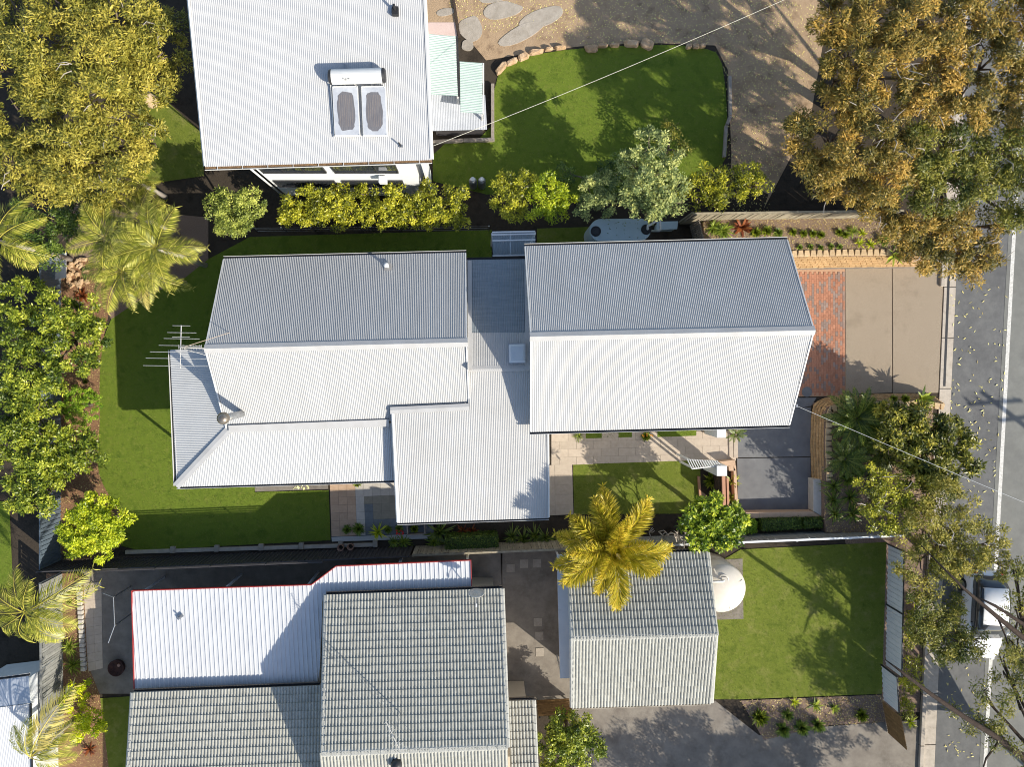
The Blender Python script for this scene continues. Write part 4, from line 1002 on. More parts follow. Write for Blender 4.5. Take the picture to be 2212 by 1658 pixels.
blades('fallen_leaves', [P(*p, 1.95) for p in ((1310,480),(1380,480),(1380,512),(1310,512))], 20, 1.955, L_DARK, flat=True, ln=.1, wd=.03, label='few dark leaves on top of the slimline tank', cat='fallen leaves')
pc_ = thing('pump_cover', P(1444,486,0), 'flat pale rectangular pump cover beside the slimline tank', 'cover')
MB().prism([P(*p, .75) for p in ((1417,497),(1463,495),(1465,478),(1419,479))], .70, .75).build('lid', TANKB, pc_, bevel=.01)
MB().prism([P(*p, .75) for p in ((1421,495),(1460,493.5),(1461,480),(1423,481))], 0, .70).build('box', TANKB, pc_)
ct = thing('round_tank', P(1575,1275,0), 'cream round plastic water tank beside the tiled garage', 'water tank')
c = P(1558,1270,0); rt = 1.13
cz = Vector((P(1566,1273,2.0).x-.12, P(1566,1273,2.0).y, 0))
MB().lathe(cz, [(rt,0),(rt,.6),(rt*1.01,.62),(rt,.7),(rt,1.2),(rt*1.01,1.22),(rt,1.3),(rt,1.85),(rt*.96,1.95),(rt*.6,2.13),(rt*.25,2.22)], 48).build('tank_body', CREAM, ct, smooth=True)
l_ = MB().lathe(cz+Vector((.0,.45,2.1)), [(.26,-.05),(.26,.06),(.2,.08),(.2,.0)], 22).build('inlet_ring', CREAM, ct)
MB().lathe(cz+Vector((.0,.45,2.14)), [(.19,0),(.19,.01)], 18).build('mesh_screen', BLACKP, l_)
for k in range(4):
    t = k*math.pi/2+.4; MB().beam(cz+Vector((math.cos(t)*.35, math.sin(t)*.35, 2.17)), cz+Vector((math.cos(t)*1.0, math.sin(t)*1.0, 2.0)), .06, .05).build('rib', CREAM, ct)
MB().tube([cz+Vector((-1.0,.42,2.32)), cz+Vector((-.1,.44,2.32)), cz+Vector((.0,.45,2.22))], .05, 10).build('inlet_pipe', PVC, ct, smooth=True)
MB().tube([cz+Vector((-.9,-1.22,.6)), cz+Vector((.1,-1.24,.6)), cz+Vector((.12,-1.2,1.2)), cz+Vector((.12,-1.05,1.7))], .05, 10).build('overflow_pipe', PVC, ct, smooth=True)
MB().prism([P(*p, .01) for p in ((1545,1210),(1604,1208),(1606,1338),(1545,1340))], -.05, .012).build('base_slab', CONCB, ct)
for (px, lb) in ((1022,'left one of two silver gas bottles under the boundary shrubs'),(1041,'right one of two silver gas bottles under the boundary shrubs')):
    gb = thing('gas_bottle', P(px,401,0)-Vector((0,0,.02)), lb, 'gas bottle', 'silver gas bottles')
    c = P(px,403,.0); MB().lathe(c, [(.17,0),(.19,.1),(.19,1.0),(.15,1.18),(.06,1.24)], 18).build('cylinder', GALV, gb, smooth=True)
    MB().lathe(c+Vector((0,0,1.22)), [(.1,0),(.1,.16),(.09,.16)], 14).build('valve_shroud', PVC, gb, smooth=True)
# ------------------------------------------------------------------ entry columns, slat arbour, screen
for (px, py, z_, w, lb) in ((1558.5,936.5,2.2,.42,'white square entry column under the edge of the main roof'),(1559.5,1018,2.35,.47,'white square entry column at the end of the slat arbour')):
    p = P(px, py, z_); co = thing('entry_column', (p.x, p.y, 0), lb, 'column', 'white entry columns')
    MB().box((p.x, p.y, z_/2-.05), (w-.06, w-.06, z_-.1)).build('shaft', PAVB, co)
    MB().box((p.x, p.y, z_/2+.2), (w, w, z_-.4)).build('sleeve', COLM, co, bevel=.008)
ar = thing('slat_arbour', P(1516,1004,0), 'white slatted arbour beside the entry column', 'arbour')
for k in range(13):
    t = k/12; a = P(lerp(1484,1548,t), lerp(992,996,t), 2.22); b = P(lerp(1494,1556,t), lerp(1013,1006,t), 2.22)
    MB().beam(a, b, .03, .14).build('slat', COLM, ar)
for a, b in (((1486,994),(1550,998)), ((1494,1013.5),(1556,1006.5))): MB().beam(P(*a, 2.12), P(*b, 2.12), .05, .1).build('rail', COLM, ar)
for px, py in ((1489,994),(1497,1012)):
    p = P(px, py, 2.1); MB().box((p.x, p.y, 1.05), (.08,.08,2.1)).build('post', COLM, ar)
sc = thing('garden_screen', P(1562,1060,0), 'terracotta-capped screen wall running down from the entry column', 'screen')
MB().beam(P(1562.5,1029,1.25), P(1564,1092,1.25), .16, .08).build('cap', TERRA, sc, bevel=.01)
for k in range(22):
    t = k/21; p = P(lerp(1555,1557,t), lerp(1030,1090,t), 1.2); MB().box((p.x, p.y, .6), (.03,.05,1.2)).build('slat', BARKD, sc)
MB().beam(P(1562.5,1030,.6), P(1564,1091,.6), .1, 1.2).build('wall_panel', TERRA, sc)
pk = thing('planter_edge', P(1580,1000,0), 'pink-beige masonry planter edge beside the parking court', 'planter')
for pts in (((1553,998),(1588,994),(1589,1006),(1570,1008)), ((1584,1006),(1590,1006),(1595,1100),(1588,1100)), ((1573,1006),(1584,1006),(1590,1018),(1575,1018))):
    MB().prism([P(px, py, .4) for px, py in pts], 0, .4).build('edge_block', PAVP, pk, bevel=.01)
st = thing('entry_step', P(1583,965,0), 'two narrow paved steps between the entry path and the parking court', 'step')
for x0 in (1574.5, 1584.5):
    MB().prism([P(x0,930,.05), P(x0+9,929.5,.05), P(x0+10,990,.05), P(x0+1,990,.05)], -.05, .05).build('tread', PAVB, st, bevel=.008)
hb = thing('low_hob', P(1500,1060,0), 'thin terracotta edging along the right side of the courtyard lawn', 'edging')
MB().beam(P(1509,1030,.08), P(1513,1088,.08), .1, .16).build('edging_length', TERRA, hb)
dr = MB().lathe(P(1743,847,.006), [(.25,0),(.25,.015),(.2,.018),(.2,.01)], 20).build('drain_cover', CONCG); dr.data.transform(Matrix.Translation(-P(1743,847,0))); dr.location = P(1743,847,0); tag(dr, 'round concrete drain cover at the corner of the brick apron', 'drain cover')
# fire pit and clothes line in the rear court
fp = thing('fire_pit', P(255,1441,0), 'round dark fire pit in the shaded rear court', 'fire pit')
MB().lathe(P(255,1441,0), [(.36,0),(.40,.22),(.37,.23),(.30,.1),(.1,.08)], 24).build('bowl', CHAR, fp, smooth=True); MB().lathe(P(257,1438,.09), [(.08,0),(.07,.05)], 10).build('ember_bed', POT, fp)
cl = thing('clothes_line', P(235,1330,0), 'folding clothes line frame over the rear path', 'clothes line')
pts = [P(222,1282,1.6), P(245,1291,1.6), P(248,1352,1.6), P(234,1390,1.6)]
MB().tube(pts, .022, 8).build('frame', GALV, cl)
for z_ in (pts[1], pts[2]): MB().box((z_.x, z_.y, .8), (.05,.05,1.6)).build('post', GALV, cl)
# ------------------------------------------------------------------ service wires and pole
def wire(name, a, b, sag, r_, mat, label):
    a, b = Vector(a), Vector(b); n = 14; pts = []
    for i in range(n+1):
        t = i/n; p = lerp(a, b, t); p.z -= sag*4*t*(1-t); pts.append(p)
    o = MB().tube(pts, r_, 5).build(name, mat); o.data.transform(Matrix.Translation(-a)); o.location = a
    tag(o, label, 'cable', 'overhead service cables')
WIRE = M('pale_cable', (.62,.58,.44), (.70,.66,.54), 5, .5)
wire('service_cable', P(936,315,6.1), P(1980,-130,8.0), .5, .009, WIRE, 'pale cable from the top house across the neighbour\'s lawn')
wire('service_cable', P(1722,878,5.05), P(2560,1230,7.5), .35, .008, PVC, 'thin white cable from the main house gable over the front shrubs')
for px, py, z_ in ((1721,877,5.05),): MB().box(P(px, py, z_), (.06,.12,.08)).build('cable_bracket', GALV, house)
pole = Vector((P(2150,870,0).x+8.7*1.256, P(2150,870,0).y-8.7*.992, 0))
po = thing('power_pole', pole, 'timber power pole with cross arms standing just past the right edge', 'pole')
MB().tube([pole, pole+Vector((0,0,9.2))], [.16,.11], 12).build('pole_shaft', BARK, po, smooth=True)
MB().beam(pole+Vector((-1.3,-.1,8.7)), pole+Vector((1.3,.1,8.7)), .1, .12).build('cross_arm', BARK, po); MB().beam(pole+Vector((-.8,-.1,7.9)), pole+Vector((.8,.1,7.9)), .1, .12).build('cross_arm', BARK, po)
for k in (-1.2,-.6,.6,1.2): MB().lathe(pole+Vector((k,0,8.76)), [(.05,0),(.06,.1),(.03,.2)], 8).build('insulator', PVC, po)
# ------------------------------------------------------------------ fences
def shared_box(name, d, mat):
    o = MB().box((0,0,d[2]/2), d).build(name, mat); me = o.data; bpy.data.objects.remove(o); return me
def paling_fence(label, base, h, mat, rail_mat, bw=.1, gap=.012, side=1, z0=0.0, rail_top=True, post_every=2.4):
    pts = [P(x, y, 0) for x, y in base]; L = along(pts); root = thing('paling_fence', (pts[0].x, pts[0].y, z0), label, 'fence')
    me = shared_box('paling', (bw, .018, h-z0), mat); off = root.location; s = bw/2
    while s < L[-1]:
        p, d = at_len(pts, L, s); n = Vector((-d.y, d.x, 0))*side
        o = link('paling', me, root); o.location = Vector((p.x, p.y, z0))+n*random.uniform(0,.006)-off
        o.rotation_euler = (random.uniform(-.012,.012), random.uniform(-.012,.012), math.atan2(d.y, d.x)+random.uniform(-.02,.02)); o.scale = (1, 1, random.uniform(.97, 1.01)); s += bw+gap
    nr = max(1, round(L[-1]/post_every))
    for i in range(nr):
        a, d = at_len(pts, L, L[-1]*i/nr); b, _ = at_len(pts, L, L[-1]*(i+1)/nr); n = Vector((-d.y, d.x, 0))*side*-.045
        for z_ in ((h+.01,) if rail_top else ())+(z0+.35, h-.35):
            MB().beam(a+n+Vector((0,0,z_)), b+n+Vector((0,0,z_)), .09 if z_ > h else .04, .035 if z_ > h else .07).build('rail', rail_mat, root)
        MB().box(Vector((a.x, a.y, z0+(h-z0)/2))+n*1.8, (.08,.08,h-z0)).build('post', rail_mat, root)
    return root
def steel_fence(label, base, h, mat, side=1, rib=.2, panel=2.4, cap=None, z0=0.0):
    pts = [P(x, y, 0) for x, y in base]; L = along(pts); root = thing('steel_fence', (pts[0].x, pts[0].y, z0), label, 'fence')
    n_ = max(1, round(L[-1]/panel))
    for i in range(n_):
        a, d = at_len(pts, L, L[-1]*i/n_); b, _ = at_len(pts, L, L[-1]*(i+1)/n_-1e-4); ln = (b-a).length; d = (b-a).normalized(); nn = Vector((-d.y, d.x, 0))*side
        k = max(2, round(ln/rib)); V = []; F = []
        for j in range(k):
            for u, o_ in ((0,0),(.42,0),(.5,.028),(.92,.028)): V += [a+d*(ln*(j+u)/k)+nn*o_+Vector((0,0,z0+.03)), a+d*(ln*(j+u)/k)+nn*o_+Vector((0,0,h))]
        V += [b+Vector((0,0,z0+.03)), b+Vector((0,0,h))]
        F = [(2*q, 2*q+2, 2*q+3, 2*q+1) for q in range(len(V)//2-1)]
        MB().add(V, F).build('fence_panel', mat, root)
        MB().beam(a+nn*.012+Vector((0,0,h+.02)), b+nn*.012+Vector((0,0,h+.02)), .05, .045).build('top_rail', cap or mat, root)
        MB().box(Vector((a.x, a.y, z0+h/2))+nn*.0, (.06,.06,h-z0+.06), math.atan2(d.y, d.x)).build('post', cap or mat, root)
    return root
def by(x): return 1206-(x-280)*.0411
sf = steel_fence('dark steel panel fence along the lower side of the back lawn', [(132,by(132)),(893,by(893))], 1.85, DARKF, side=1)
for k in range(3):
    z_ = 1.98+k*.1; MB().beam(P(262,by(262),0)+Vector((0,0,z_)), P(720,by(720),0)+Vector((0,0,z_)), .03, .04).build('extension_rail', DARKF, sf)
for px in range(265, 720, 113): MB().box(P(px,by(px),0)+Vector((0,0,2.0)), (.05,.05,.45)).build('extension_post', DARKF, sf)
paling_fence('short weathered paling fence beside the clipped hedge below the patio', [(898,by(898)),(1245,by(1245))], 1.5, PALING, PALING)
paling_fence('long grey paling fence with pale top rail between front garden and side lawn', [(1250,by(1250)),(1912,by(1912))], 1.55, PALG, LIGHTF)
paling_fence('weathered paling fence along the raised bed above the driveway', [(1468,484),(1895,478)], 2.15, PALING, PALING, side=-1)
steel_fence('slate-blue steel fence behind the trees at the left of the back lawn', [(132,560),(131,1214)], 1.6, STEELF, side=1)
paling_fence('grey paling fence in the bottom left beside the palms', [(134,1240),(137,1590)], 1.6, PALG, PALG, side=1, rail_top=True)
steel_fence('pale steel fence between the side lawn and the road', [(1917,1176),(1912,1437)], 1.32, LIGHTF, side=1, cap=DARKMETAL, rib=.25)
steel_fence('single pale steel panel set back below the long pale fence', [(1903,1437),(1907,1512)], 1.3, LIGHTF, side=1, cap=DARKMETAL, rib=.25)
og = thing('board_gate', P(1906,1520,0), 'open brown board gate at the corner of the side lawn', 'gate')
for k in range(16):
    t = k/15; p = lerp(P(1906,1518,0), P(1918,1582,0), t); MB().box(p+Vector((0,0,.78)), (.025,.085,1.5), R(-10)).build('board', PALB, og)
MB().beam(P(1908,1518,0)+Vector((0,0,1.3)), P(1920,1582,0)+Vector((0,0,1.3)), .05, .07).build('rail', PALB, og); MB().beam(P(1908,1518,0)+Vector((0,0,.3)), P(1920,1582,0)+Vector((0,0,.3)), .05, .07).build('rail', PALB, og)
wf = thing('wire_fence', P(800,500,0), 'thin wire fence with white post tops behind the main house', 'fence')
for k in range(9):
    px = 560+k*62; p = P(px, 502-(px-560)*.006, 0); MB().tube([p, p+Vector((0,0,1.15))], .022, 6).build('post', DARKMETAL, wf); MB().lathe(p+Vector((0,0,1.15)), [(.035,0),(.035,.04),(.01,.06)], 8).build('post_cap', PVC, wf)
for z_ in (.3,.7,1.1): MB().tube([P(560,502,0)+Vector((0,0,z_)), P(1056,499,0)+Vector((0,0,z_))], .006, 4).build('wire', GALV, wf)
sg = thing('side_gate', P(1492,500,0), 'small dark slatted gate between the slimline tank and the raised bed', 'gate')
for k in range(11):
    p = lerp(P(1490,489,0), P(1500,530,0), k/10); MB().box(p+Vector((0,0,.75)), (.03,.07,1.5)).build('slat', SLEEPER, sg)
for z_ in (.3, 1.3): MB().beam(P(1491,489,0)+Vector((0,0,z_)), P(1501,530,0)+Vector((0,0,z_)), .04, .06).build('rail', SLEEPER, sg)
rr_ = thing('rubble_edge', P(165,585,0), 'pile of pale stone pieces and wire mesh beside the palms', 'stones')
for k in range(26):
    boulder(P(random.uniform(148,188), random.uniform(560,622), .06), (random.uniform(.15,.35), random.uniform(.12,.28), .18), random.random()*3).build('stone', STONE, rr_)
cv = MB().prism([P(*p, .5) for p in ((112,545),(142,545),(142,600),(112,605))], .44, .5); o = cv.build('sheet_lid', LIGHTF); tag(o, 'pale flat metal sheet lying by the back fence near the palms', 'metal sheet')
# stump top in the gap of the big tree
su = thing('tree_stump', P(312,206,0), 'pale cut tree stump showing in a gap under the big left tree', 'stump')
p = P(312,206,.8); MB().lathe(Vector((p.x,p.y,0)), [(.34,0),(.29,.4),(.30,.8),(.24,.84),(.05,.86)], 12).build('stump_wood', M('cut_timber', (.46,.33,.19), (.62,.48,.31), 6, .85, bump=.4), su)
# edging blocks beside the rear path
ek = thing('path_edging', P(176,1340,0), 'row of small stone blocks edging the rear path', 'edging')
for k in range(19):
    p = P(171+k*.55, 1262+k*10.2, .08); MB().box(p, (.24,.2,.18), random.uniform(-.06,.06)).build('block', PAVL, ek, bevel=.02)
# ------------------------------------------------------------------ parked car
car = thing('parked_car', P(2104,1318,0), 'white hatchback parked on the road, half hidden under the street tree', 'car')
cc = P(2104,1318,0); cr = math.atan2(-1, -.054)   # heading down the picture
fw = Vector((math.cos(cr), math.sin(cr), 0)); rt_ = Vector((-fw.y, fw.x, 0))
def carpt(x, y, z): return cc+fw*x+rt_*y+Vector((0,0,z))
def loft(secs, name, mat, parent, smooth=True, bevel=0):
    mb = MB(); n = len(secs[0])
    for s in secs: mb.v += [tuple(carpt(*p)) for p in s]
    for i in range(len(secs)-1):
        for k in range(n): mb.f.append((i*n+k, i*n+(k+1) % n, (i+1)*n+(k+1) % n, (i+1)*n+k))
    mb.f += [tuple(range(n)), tuple(range((len(secs)-1)*n, len(secs)*n))]
    return mb.build(name, mat, parent, smooth, bevel)
def csec(x, w, zb_, zm, zt): return [(x,-w*.92,zb_),(x,-w,zb_+.15),(x,-w,zm),(x,-w*.9,zt),(x,-w*.4,zt+.03),(x,w*.4,zt+.03),(x,w*.9,zt),(x,w,zm),(x,w,zb_+.15),(x,w*.92,zb_)]
loft([csec(-2.1,.66,.38,.6,.78), csec(-1.95,.82,.25,.7,.92), csec(-1.2,.87,.22,.75,.95), csec(.5,.87,.22,.74,.93), csec(1.2,.86,.22,.70,.88), csec(1.85,.78,.25,.6,.76), csec(2.1,.58,.35,.5,.62)], 'body', CARW, car)
def gsec(x, w, z0_, z1_): return [(x,-w,z0_),(x,-w*.84,z1_),(x,-w*.4,z1_+.03),(x,w*.4,z1_+.03),(x,w*.84,z1_),(x,w,z0_)]
loft([gsec(-1.95,.74,.9,1.0), gsec(-1.45,.78,.92,1.4), gsec(-.6,.8,.92,1.47), gsec(.25,.8,.92,1.44), gsec(1.0,.76,.9,.96)], 'glasshouse', GLASSD, car)
loft([gsec(-1.5,.64,1.38,1.42), gsec(-.6,.68,1.44,1.5), gsec(.22,.66,1.42,1.46)], 'roof_panel', CARW, car)
for x in (-1.3, 1.3):
    for s_ in (-1, 1):
        a, b = carpt(x, s_*.68, .31), carpt(x, s_*.88, .31); w_ = MB().tube([a, b], .31, 20).build('wheel', TYRE, car); MB().tube([lerp(a, b, .9), lerp(a, b, 1.02)], .2, 14).build('rim', GALV, w_)
for s_ in (-1, 1):
    MB().box(carpt(2.0, s_*.55, .6), (.3,.2,.12), cr).build('headlight', PVC, car, bevel=.03); MB().box(carpt(-2.02, s_*.62, .78), (.14,.2,.2), cr).build('tail_light', REDL, car, bevel=.02); MB().box(carpt(.75, s_*.96, .98), (.12,.18,.1), cr).build('mirror', CARW, car, bevel=.03)
MB().box(carpt(2.1, 0, .42), (.06,1.2,.1), cr).build('bumper_grille', DARKMETAL, car)

# ------------------------------------------------------------------ vegetation
def crown_arrays(blobs, dens, ln, wd, clump, up_bias, droop):
    """leaves sit on many small rounded tufts, the tufts on each lump's shell: light tops, dark gaps between"""
    VV = []; FF = []; TT = []; nv = 0
    for (c, r, rz) in blobs:
        n = int(dens*math.pi*r*r*1.2); m = max(5, int(1.25*4*r*r/(clump*clump*3.2))); per = max(8, n//m)
        d = unit(rng.normal(0, 1, (m, 3))); d[:, 2] = np.where(d[:, 2] < -.3, -d[:, 2], d[:, 2])
        rad = np.where(rng.random(m) < .2, rng.uniform(.3, .8, m), rng.uniform(.8, 1.06, m))
        lob = 1+.18*np.sin(d[:, 0]*5+c.x*3)*np.cos(d[:, 1]*5+c.y*3)
        cp = np.array(c)+d*np.array([r, r, rz])*(rad*lob)[:, None]
        cs = clump*rng.uniform(.6, 1.35, m); ct_ = np.clip(rng.normal(.5, .16, m), .05, .95)
        idx = np.repeat(np.arange(m), per); k = len(idx)
        od = unit(rng.normal(0, 1, (k, 3))+np.array([0, 0, .45])); sh = rng.uniform(.45, 1.05, k)
        pos = cp[idx]+od*(cs[idx]*sh)[:, None]*np.array([1, 1, .7])
        th_ = rng.random(k)*2*np.pi
        tang = unit(np.c_[np.cos(th_), np.sin(th_), rng.normal(-droop, .4, k)]+od*.6)
        nrm = unit(od*.8+np.array([0, 0, up_bias*.7])+rng.normal(0, .4, (k, 3)))
        l_ = ln*rng.uniform(.6, 1.3, k); w_ = wd*rng.uniform(.75, 1.25, k)
        v, f = leaf_arrays(pos, tang, nrm, l_, w_)
        VV.append(v); FF.append(f+nv); nv += len(v); TT.append(np.clip(ct_[idx]+rng.normal(0, .17, k), 0, 1))
    return np.concatenate(VV), np.concatenate(FF), np.concatenate(TT)
def tree(name, label, cat, px_blobs, mat, base=None, ztop=4.0, flat=.75, dens=620, ln=.14, wd=.055, clump=.30, bark=BARK, up=.7, droop=.2, tr=.11, group=None, twigs=0, twig_mat=None):
    """px_blobs: (plan x, plan y, radius in plan units[, top height]); a tapered trunk forks into limbs that carry the lumps"""
    bl = []
    for b in px_blobs:
        zt = b[3] if len(b) > 3 else ztop
        r = b[2]*(CAM_H-zt)/FOC; rz = r*flat
        c = P(b[0], b[1], zt-rz*.55); c.z = zt-rz; bl.append((c, r, rz))
    cen = sum((b[0] for b in bl), Vector())/len(bl)
    bz = Vector((cen.x, cen.y, 0)) if base is None else P(base[0], base[1], 0)
    t = thing(name, bz, label, cat, group)
    v, f, tt = crown_arrays(bl, dens, ln, wd, clump, up, droop)
    o = link('crown', npmesh('crown', v-np.array(bz), f, mat, tt), t)
    mb = MB(); fork = lerp(bz, cen, .45); fork.z = max(.25, min(b[0].z for b in bl)*.55)
    mb.tube([bz-Vector((0,0,.1)), lerp(bz, fork, .5)+Vector((.04,.03,0)), fork], [tr*1.25, tr, tr*.85], 9)
    for (c, r, rz) in bl:
        mid = lerp(fork, c, .5)+Vector((random.uniform(-.15,.15), random.uniform(-.15,.15), .12))
        mb.tube([fork, mid, c+Vector((0,0,rz*.3))], [tr*.6, tr*.4, tr*.18], 6)
        for q in range(3):
            a_ = random.random()*6.28; e = c+Vector((math.cos(a_)*r*.75, math.sin(a_)*r*.75, rz*random.uniform(.2,.6)))
            mb.tube([lerp(mid, c, .6), lerp(c, e, .5)+Vector((0,0,.05)), e], [tr*.25, tr*.16, tr*.07], 5)
    mb.build('trunk', bark, t, smooth=True)
    if twigs:
        tb_ = MB()
        for q in range(twigs):
            c, r, rz = random.choice(bl); a_ = random.random()*6.28; s0 = c+Vector((math.cos(a_)*r*random.uniform(.2,.8), math.sin(a_)*r*random.uniform(.2,.8), rz*.75))
            a2 = a_+random.uniform(-.8,.8); e = s0+Vector((math.cos(a2)*.5, math.sin(a2)*.5, random.uniform(.1,.3)))
            m2 = lerp(s0, e, .5)+Vector((random.uniform(-.1,.1), random.uniform(-.1,.1), .08)); tb_.tube([s0, m2, e], [.02,.016,.007], 5)
        tag(tb_.build('bare_twigs', twig_mat or BARKP, t), kind='stuff')
    return t
# -- big olive trees, top left
tree('olive_tree', 'huge olive-gold tree filling the top left corner', 'tree', [(40,40,92,6.5),(150,25,95,7),(262,45,88,7),(330,60,58,6),(100,120,90,7),(215,125,90,7.3),(310,135,66,6.3),(20,150,75,6),(340,175,42,5.5),(180,190,62,6.5),(255,185,45,6),(80,195,60,6)], L_OLIVE, base=(200,150), dens=560, ln=.17, wd=.05, clump=.34, tr=.26, twigs=16)
tree('olive_tree', 'olive-gold tree directly below the huge one in the top left, above the palms', 'tree', [(50,265,80,6),(140,262,78,6.3),(230,262,68,6),(300,265,46,5.5),(40,345,66,5.4),(120,345,80,6),(215,345,75,6),(290,320,48,5.2),(110,405,45,5),(190,405,52,5.3),(260,385,40,5),(330,300,28,4.8)], L_OLIVE, base=(190,380), dens=560, ln=.17, wd=.05, clump=.34, tr=.24, twigs=12)
# -- bronze gums, top right
gum = dict(dens=850, ln=.16, wd=.044, clump=.36, tr=.2, droop=.35, twigs=14)
tree('gum_tree', 'tall bronze-green gum at the top right, next to the dirt yard', 'tree', [(1815,20,66,8),(1890,15,76,8.5),(1965,50,78,8.5),(1835,110,66,7.8),(1915,140,76,8.3),(1990,165,62,8),(1800,175,46,7),(1860,215,58,7.5)], L_GUM, base=(1790,230), **gum)
tree('gum_tree', 'spreading bronze gum whose low limbs reach left over the end of the lawn', 'tree', [(1730,270,42,6.5),(1800,290,58,7),(1735,335,44,6.2),(1865,310,62,7.4),(1790,365,52,6.5),(1850,400,52,6.3),(1925,290,56,7.5),(1935,380,60,7),(1770,420,30,5.5),(1890,440,40,5.8)], L_GUM, base=(1760,400), **gum)
tree('gum_tree', 'bronze gum in the very top right corner over the road', 'tree', [(2060,30,76,8),(2160,20,80,8.3),(2050,120,72,8.2),(2150,120,66,8.2),(2215,180,60,8),(2085,210,68,8),(2020,225,58,7.8),(2160,240,54,7.6)], L_GUM, base=(1960,300), **gum)
tree('gum_tree', 'dull green gum over the kerb, below the corner gum', 'tree', [(2010,320,62,7.2),(2090,320,64,7.4),(2170,330,60,7.4),(2215,400,55,7),(2050,400,60,7),(2130,405,56,7),(1985,400,42,6.5),(2190,470,34,6.5)], L_GUMG, base=(1960,380), **gum)
tree('gum_tree', 'bronze gum overhanging the top corner of the driveway and the road edge', 'tree', [(1945,480,50,5.6),(2010,480,58,6),(2085,475,50,6.2),(1985,540,46,5.4),(2050,545,46,5.6),(2115,540,44,5.6),(2150,485,30,5.6),(2095,590,28,5.2),(1940,545,26,4.8),(2150,575,22,5)], L_GUM, base=(1960,500), **gum)
# -- shrubs along the north boundary
tree('round_shrub_tree', 'rounded pale green tree at the left end of the boundary shrubs', 'tree', [(505,450,52),(475,435,32),(535,440,34),(500,490,34),(525,480,26),(478,470,30)], L_PALE, ztop=3.2, dens=800, ln=.11, wd=.05, clump=.2)
lil = ['leftmost yellow-green hedge shrub below the top house wall','second yellow-green hedge shrub from the left below the top house','third yellow-green hedge shrub from the left below the top house','fourth yellow-green hedge shrub from the left below the top house','fifth yellow-green hedge shrub from the left, near the house corner','sixth yellow-green hedge shrub, beside the gas bottles']
for i, lb in enumerate(lil):
    cx_ = 645+i*64; tree('hedge_shrub', lb, 'shrub', [(cx_,442+random.uniform(-6,6),38),(cx_+18,418,24,2.7),(cx_-18,460,28,2.5),(cx_+20,464,26,2.4)], L_LILLY, ztop=2.7+random.uniform(-.2,.3), dens=750, ln=.12, wd=.06, clump=.2, group='yellow-green boundary hedge', up=.9)
tree('boundary_shrub', 'loose yellow-green shrub right of the gas bottles', 'shrub', [(1105,425,40),(1085,400,30),(1130,398,30),(1110,455,30)], L_LILLY, ztop=2.9, dens=650, ln=.13, wd=.05, clump=.22)
tree('boundary_shrub', 'bright yellow-green shrub over the clear awning', 'shrub', [(1180,415,42),(1215,430,34),(1165,450,30),(1205,460,26)], L_YELL, ztop=2.9, dens=600, ln=.13, wd=.05, clump=.22)
tree('boundary_shrub', 'small grey-green shrub above the slimline tank', 'shrub', [(1275,415,36),(1305,400,32),(1265,445,26),(1310,435,26)], L_GREY, ztop=2.9, dens=700, ln=.12, wd=.05, clump=.2)
tree('boundary_shrub', 'dark shrub in the shade behind the grey-green ones', 'shrub', [(1340,390,36),(1320,365,30),(1230,375,26)], L_DARK, ztop=2.0, dens=600, ln=.12, wd=.05, clump=.22)
tree('grey_tree', 'tall silvery grey-green tree reaching into the neighbour\'s lawn', 'tree', [(1405,310,38,4.6),(1375,350,36,4.2),(1440,345,38,4.4),(1400,385,44,4.5),(1450,395,34,4),(1370,415,34,3.9),(1425,440,40,4.2),(1380,455,32,3.7),(1455,440,28,3.8),(1355,380,24,3.6)], L_GREY, dens=720, ln=.13, wd=.055, clump=.2)
tree('boundary_shrub', 'olive shrub behind the silvery tree at the lawn edge', 'shrub', [(1440,290,26),(1470,330,24)], L_GUMG, ztop=2.2, dens=500, ln=.12, wd=.05, clump=.22)
tree('boundary_shrub', 'broad yellow-green shrub above the raised bed fence', 'shrub', [(1530,395,40),(1575,400,44),(1615,385,36),(1500,420,28),(1560,435,30),(1640,395,22)], L_LILLY, ztop=3.1, dens=600, ln=.13, wd=.05, clump=.22)
# -- left side
gl = dict(dens=620, ln=.15, wd=.07, clump=.26, tr=.12)
tree('dark_shrub', 'dark green shrub thicket behind the palms at the back corner', 'shrub', [(110,500,48),(60,510,42),(150,460,40),(95,555,34),(60,460,34),(200,445,34)], L_DARK, ztop=2.8, dens=650, ln=.13, wd=.055, clump=.24)
tree('leafy_tree', 'broad fresh-green tree at the left, just below the palms', 'tree', [(40,650,56),(115,685,52),(175,670,42),(55,735,62),(135,750,56),(200,720,32),(185,780,32),(40,810,44),(105,805,40)], L_GREEN, ztop=3.4, **gl)
tree('leafy_tree', 'fresh-green tree at the left edge beside the clipped ball', 'tree', [(40,870,52),(85,860,36),(30,940,50),(70,925,40)], L_GREEN, ztop=3.2, **gl)
tree('leafy_tree', 'green tree at the left edge above the sunny strip of grass', 'tree', [(40,1010,52),(85,1000,34),(55,1070,46),(100,1060,28),(90,1095,22)], L_GREEN, ztop=3.2, **gl)
tree('leafy_shrub', 'bushy green shrub below the clipped ball, against the lawn', 'shrub', [(120,960,44),(165,965,40),(100,1000,36),(145,1010,38),(185,990,26)], L_GREEN, ztop=2.6, **gl)
tree('clipped_ball', 'neatly clipped bright green ball shrub at the lawn edge', 'shrub', [(168,878,45)], L_BALL, ztop=1.5, flat=.8, dens=2600, ln=.06, wd=.035, clump=.10, up=.9)
tree('round_tree', 'dense yellow-green round tree at the bottom left corner of the back lawn', 'tree', [(197,1140,58),(165,1125,36),(235,1125,38),(172,1170,36),(222,1172,38),(198,1100,34),(250,1150,26),(145,1150,24)], L_YELL, ztop=2.9, flat=.85, dens=900, ln=.13, wd=.06, clump=.2, up=.8)
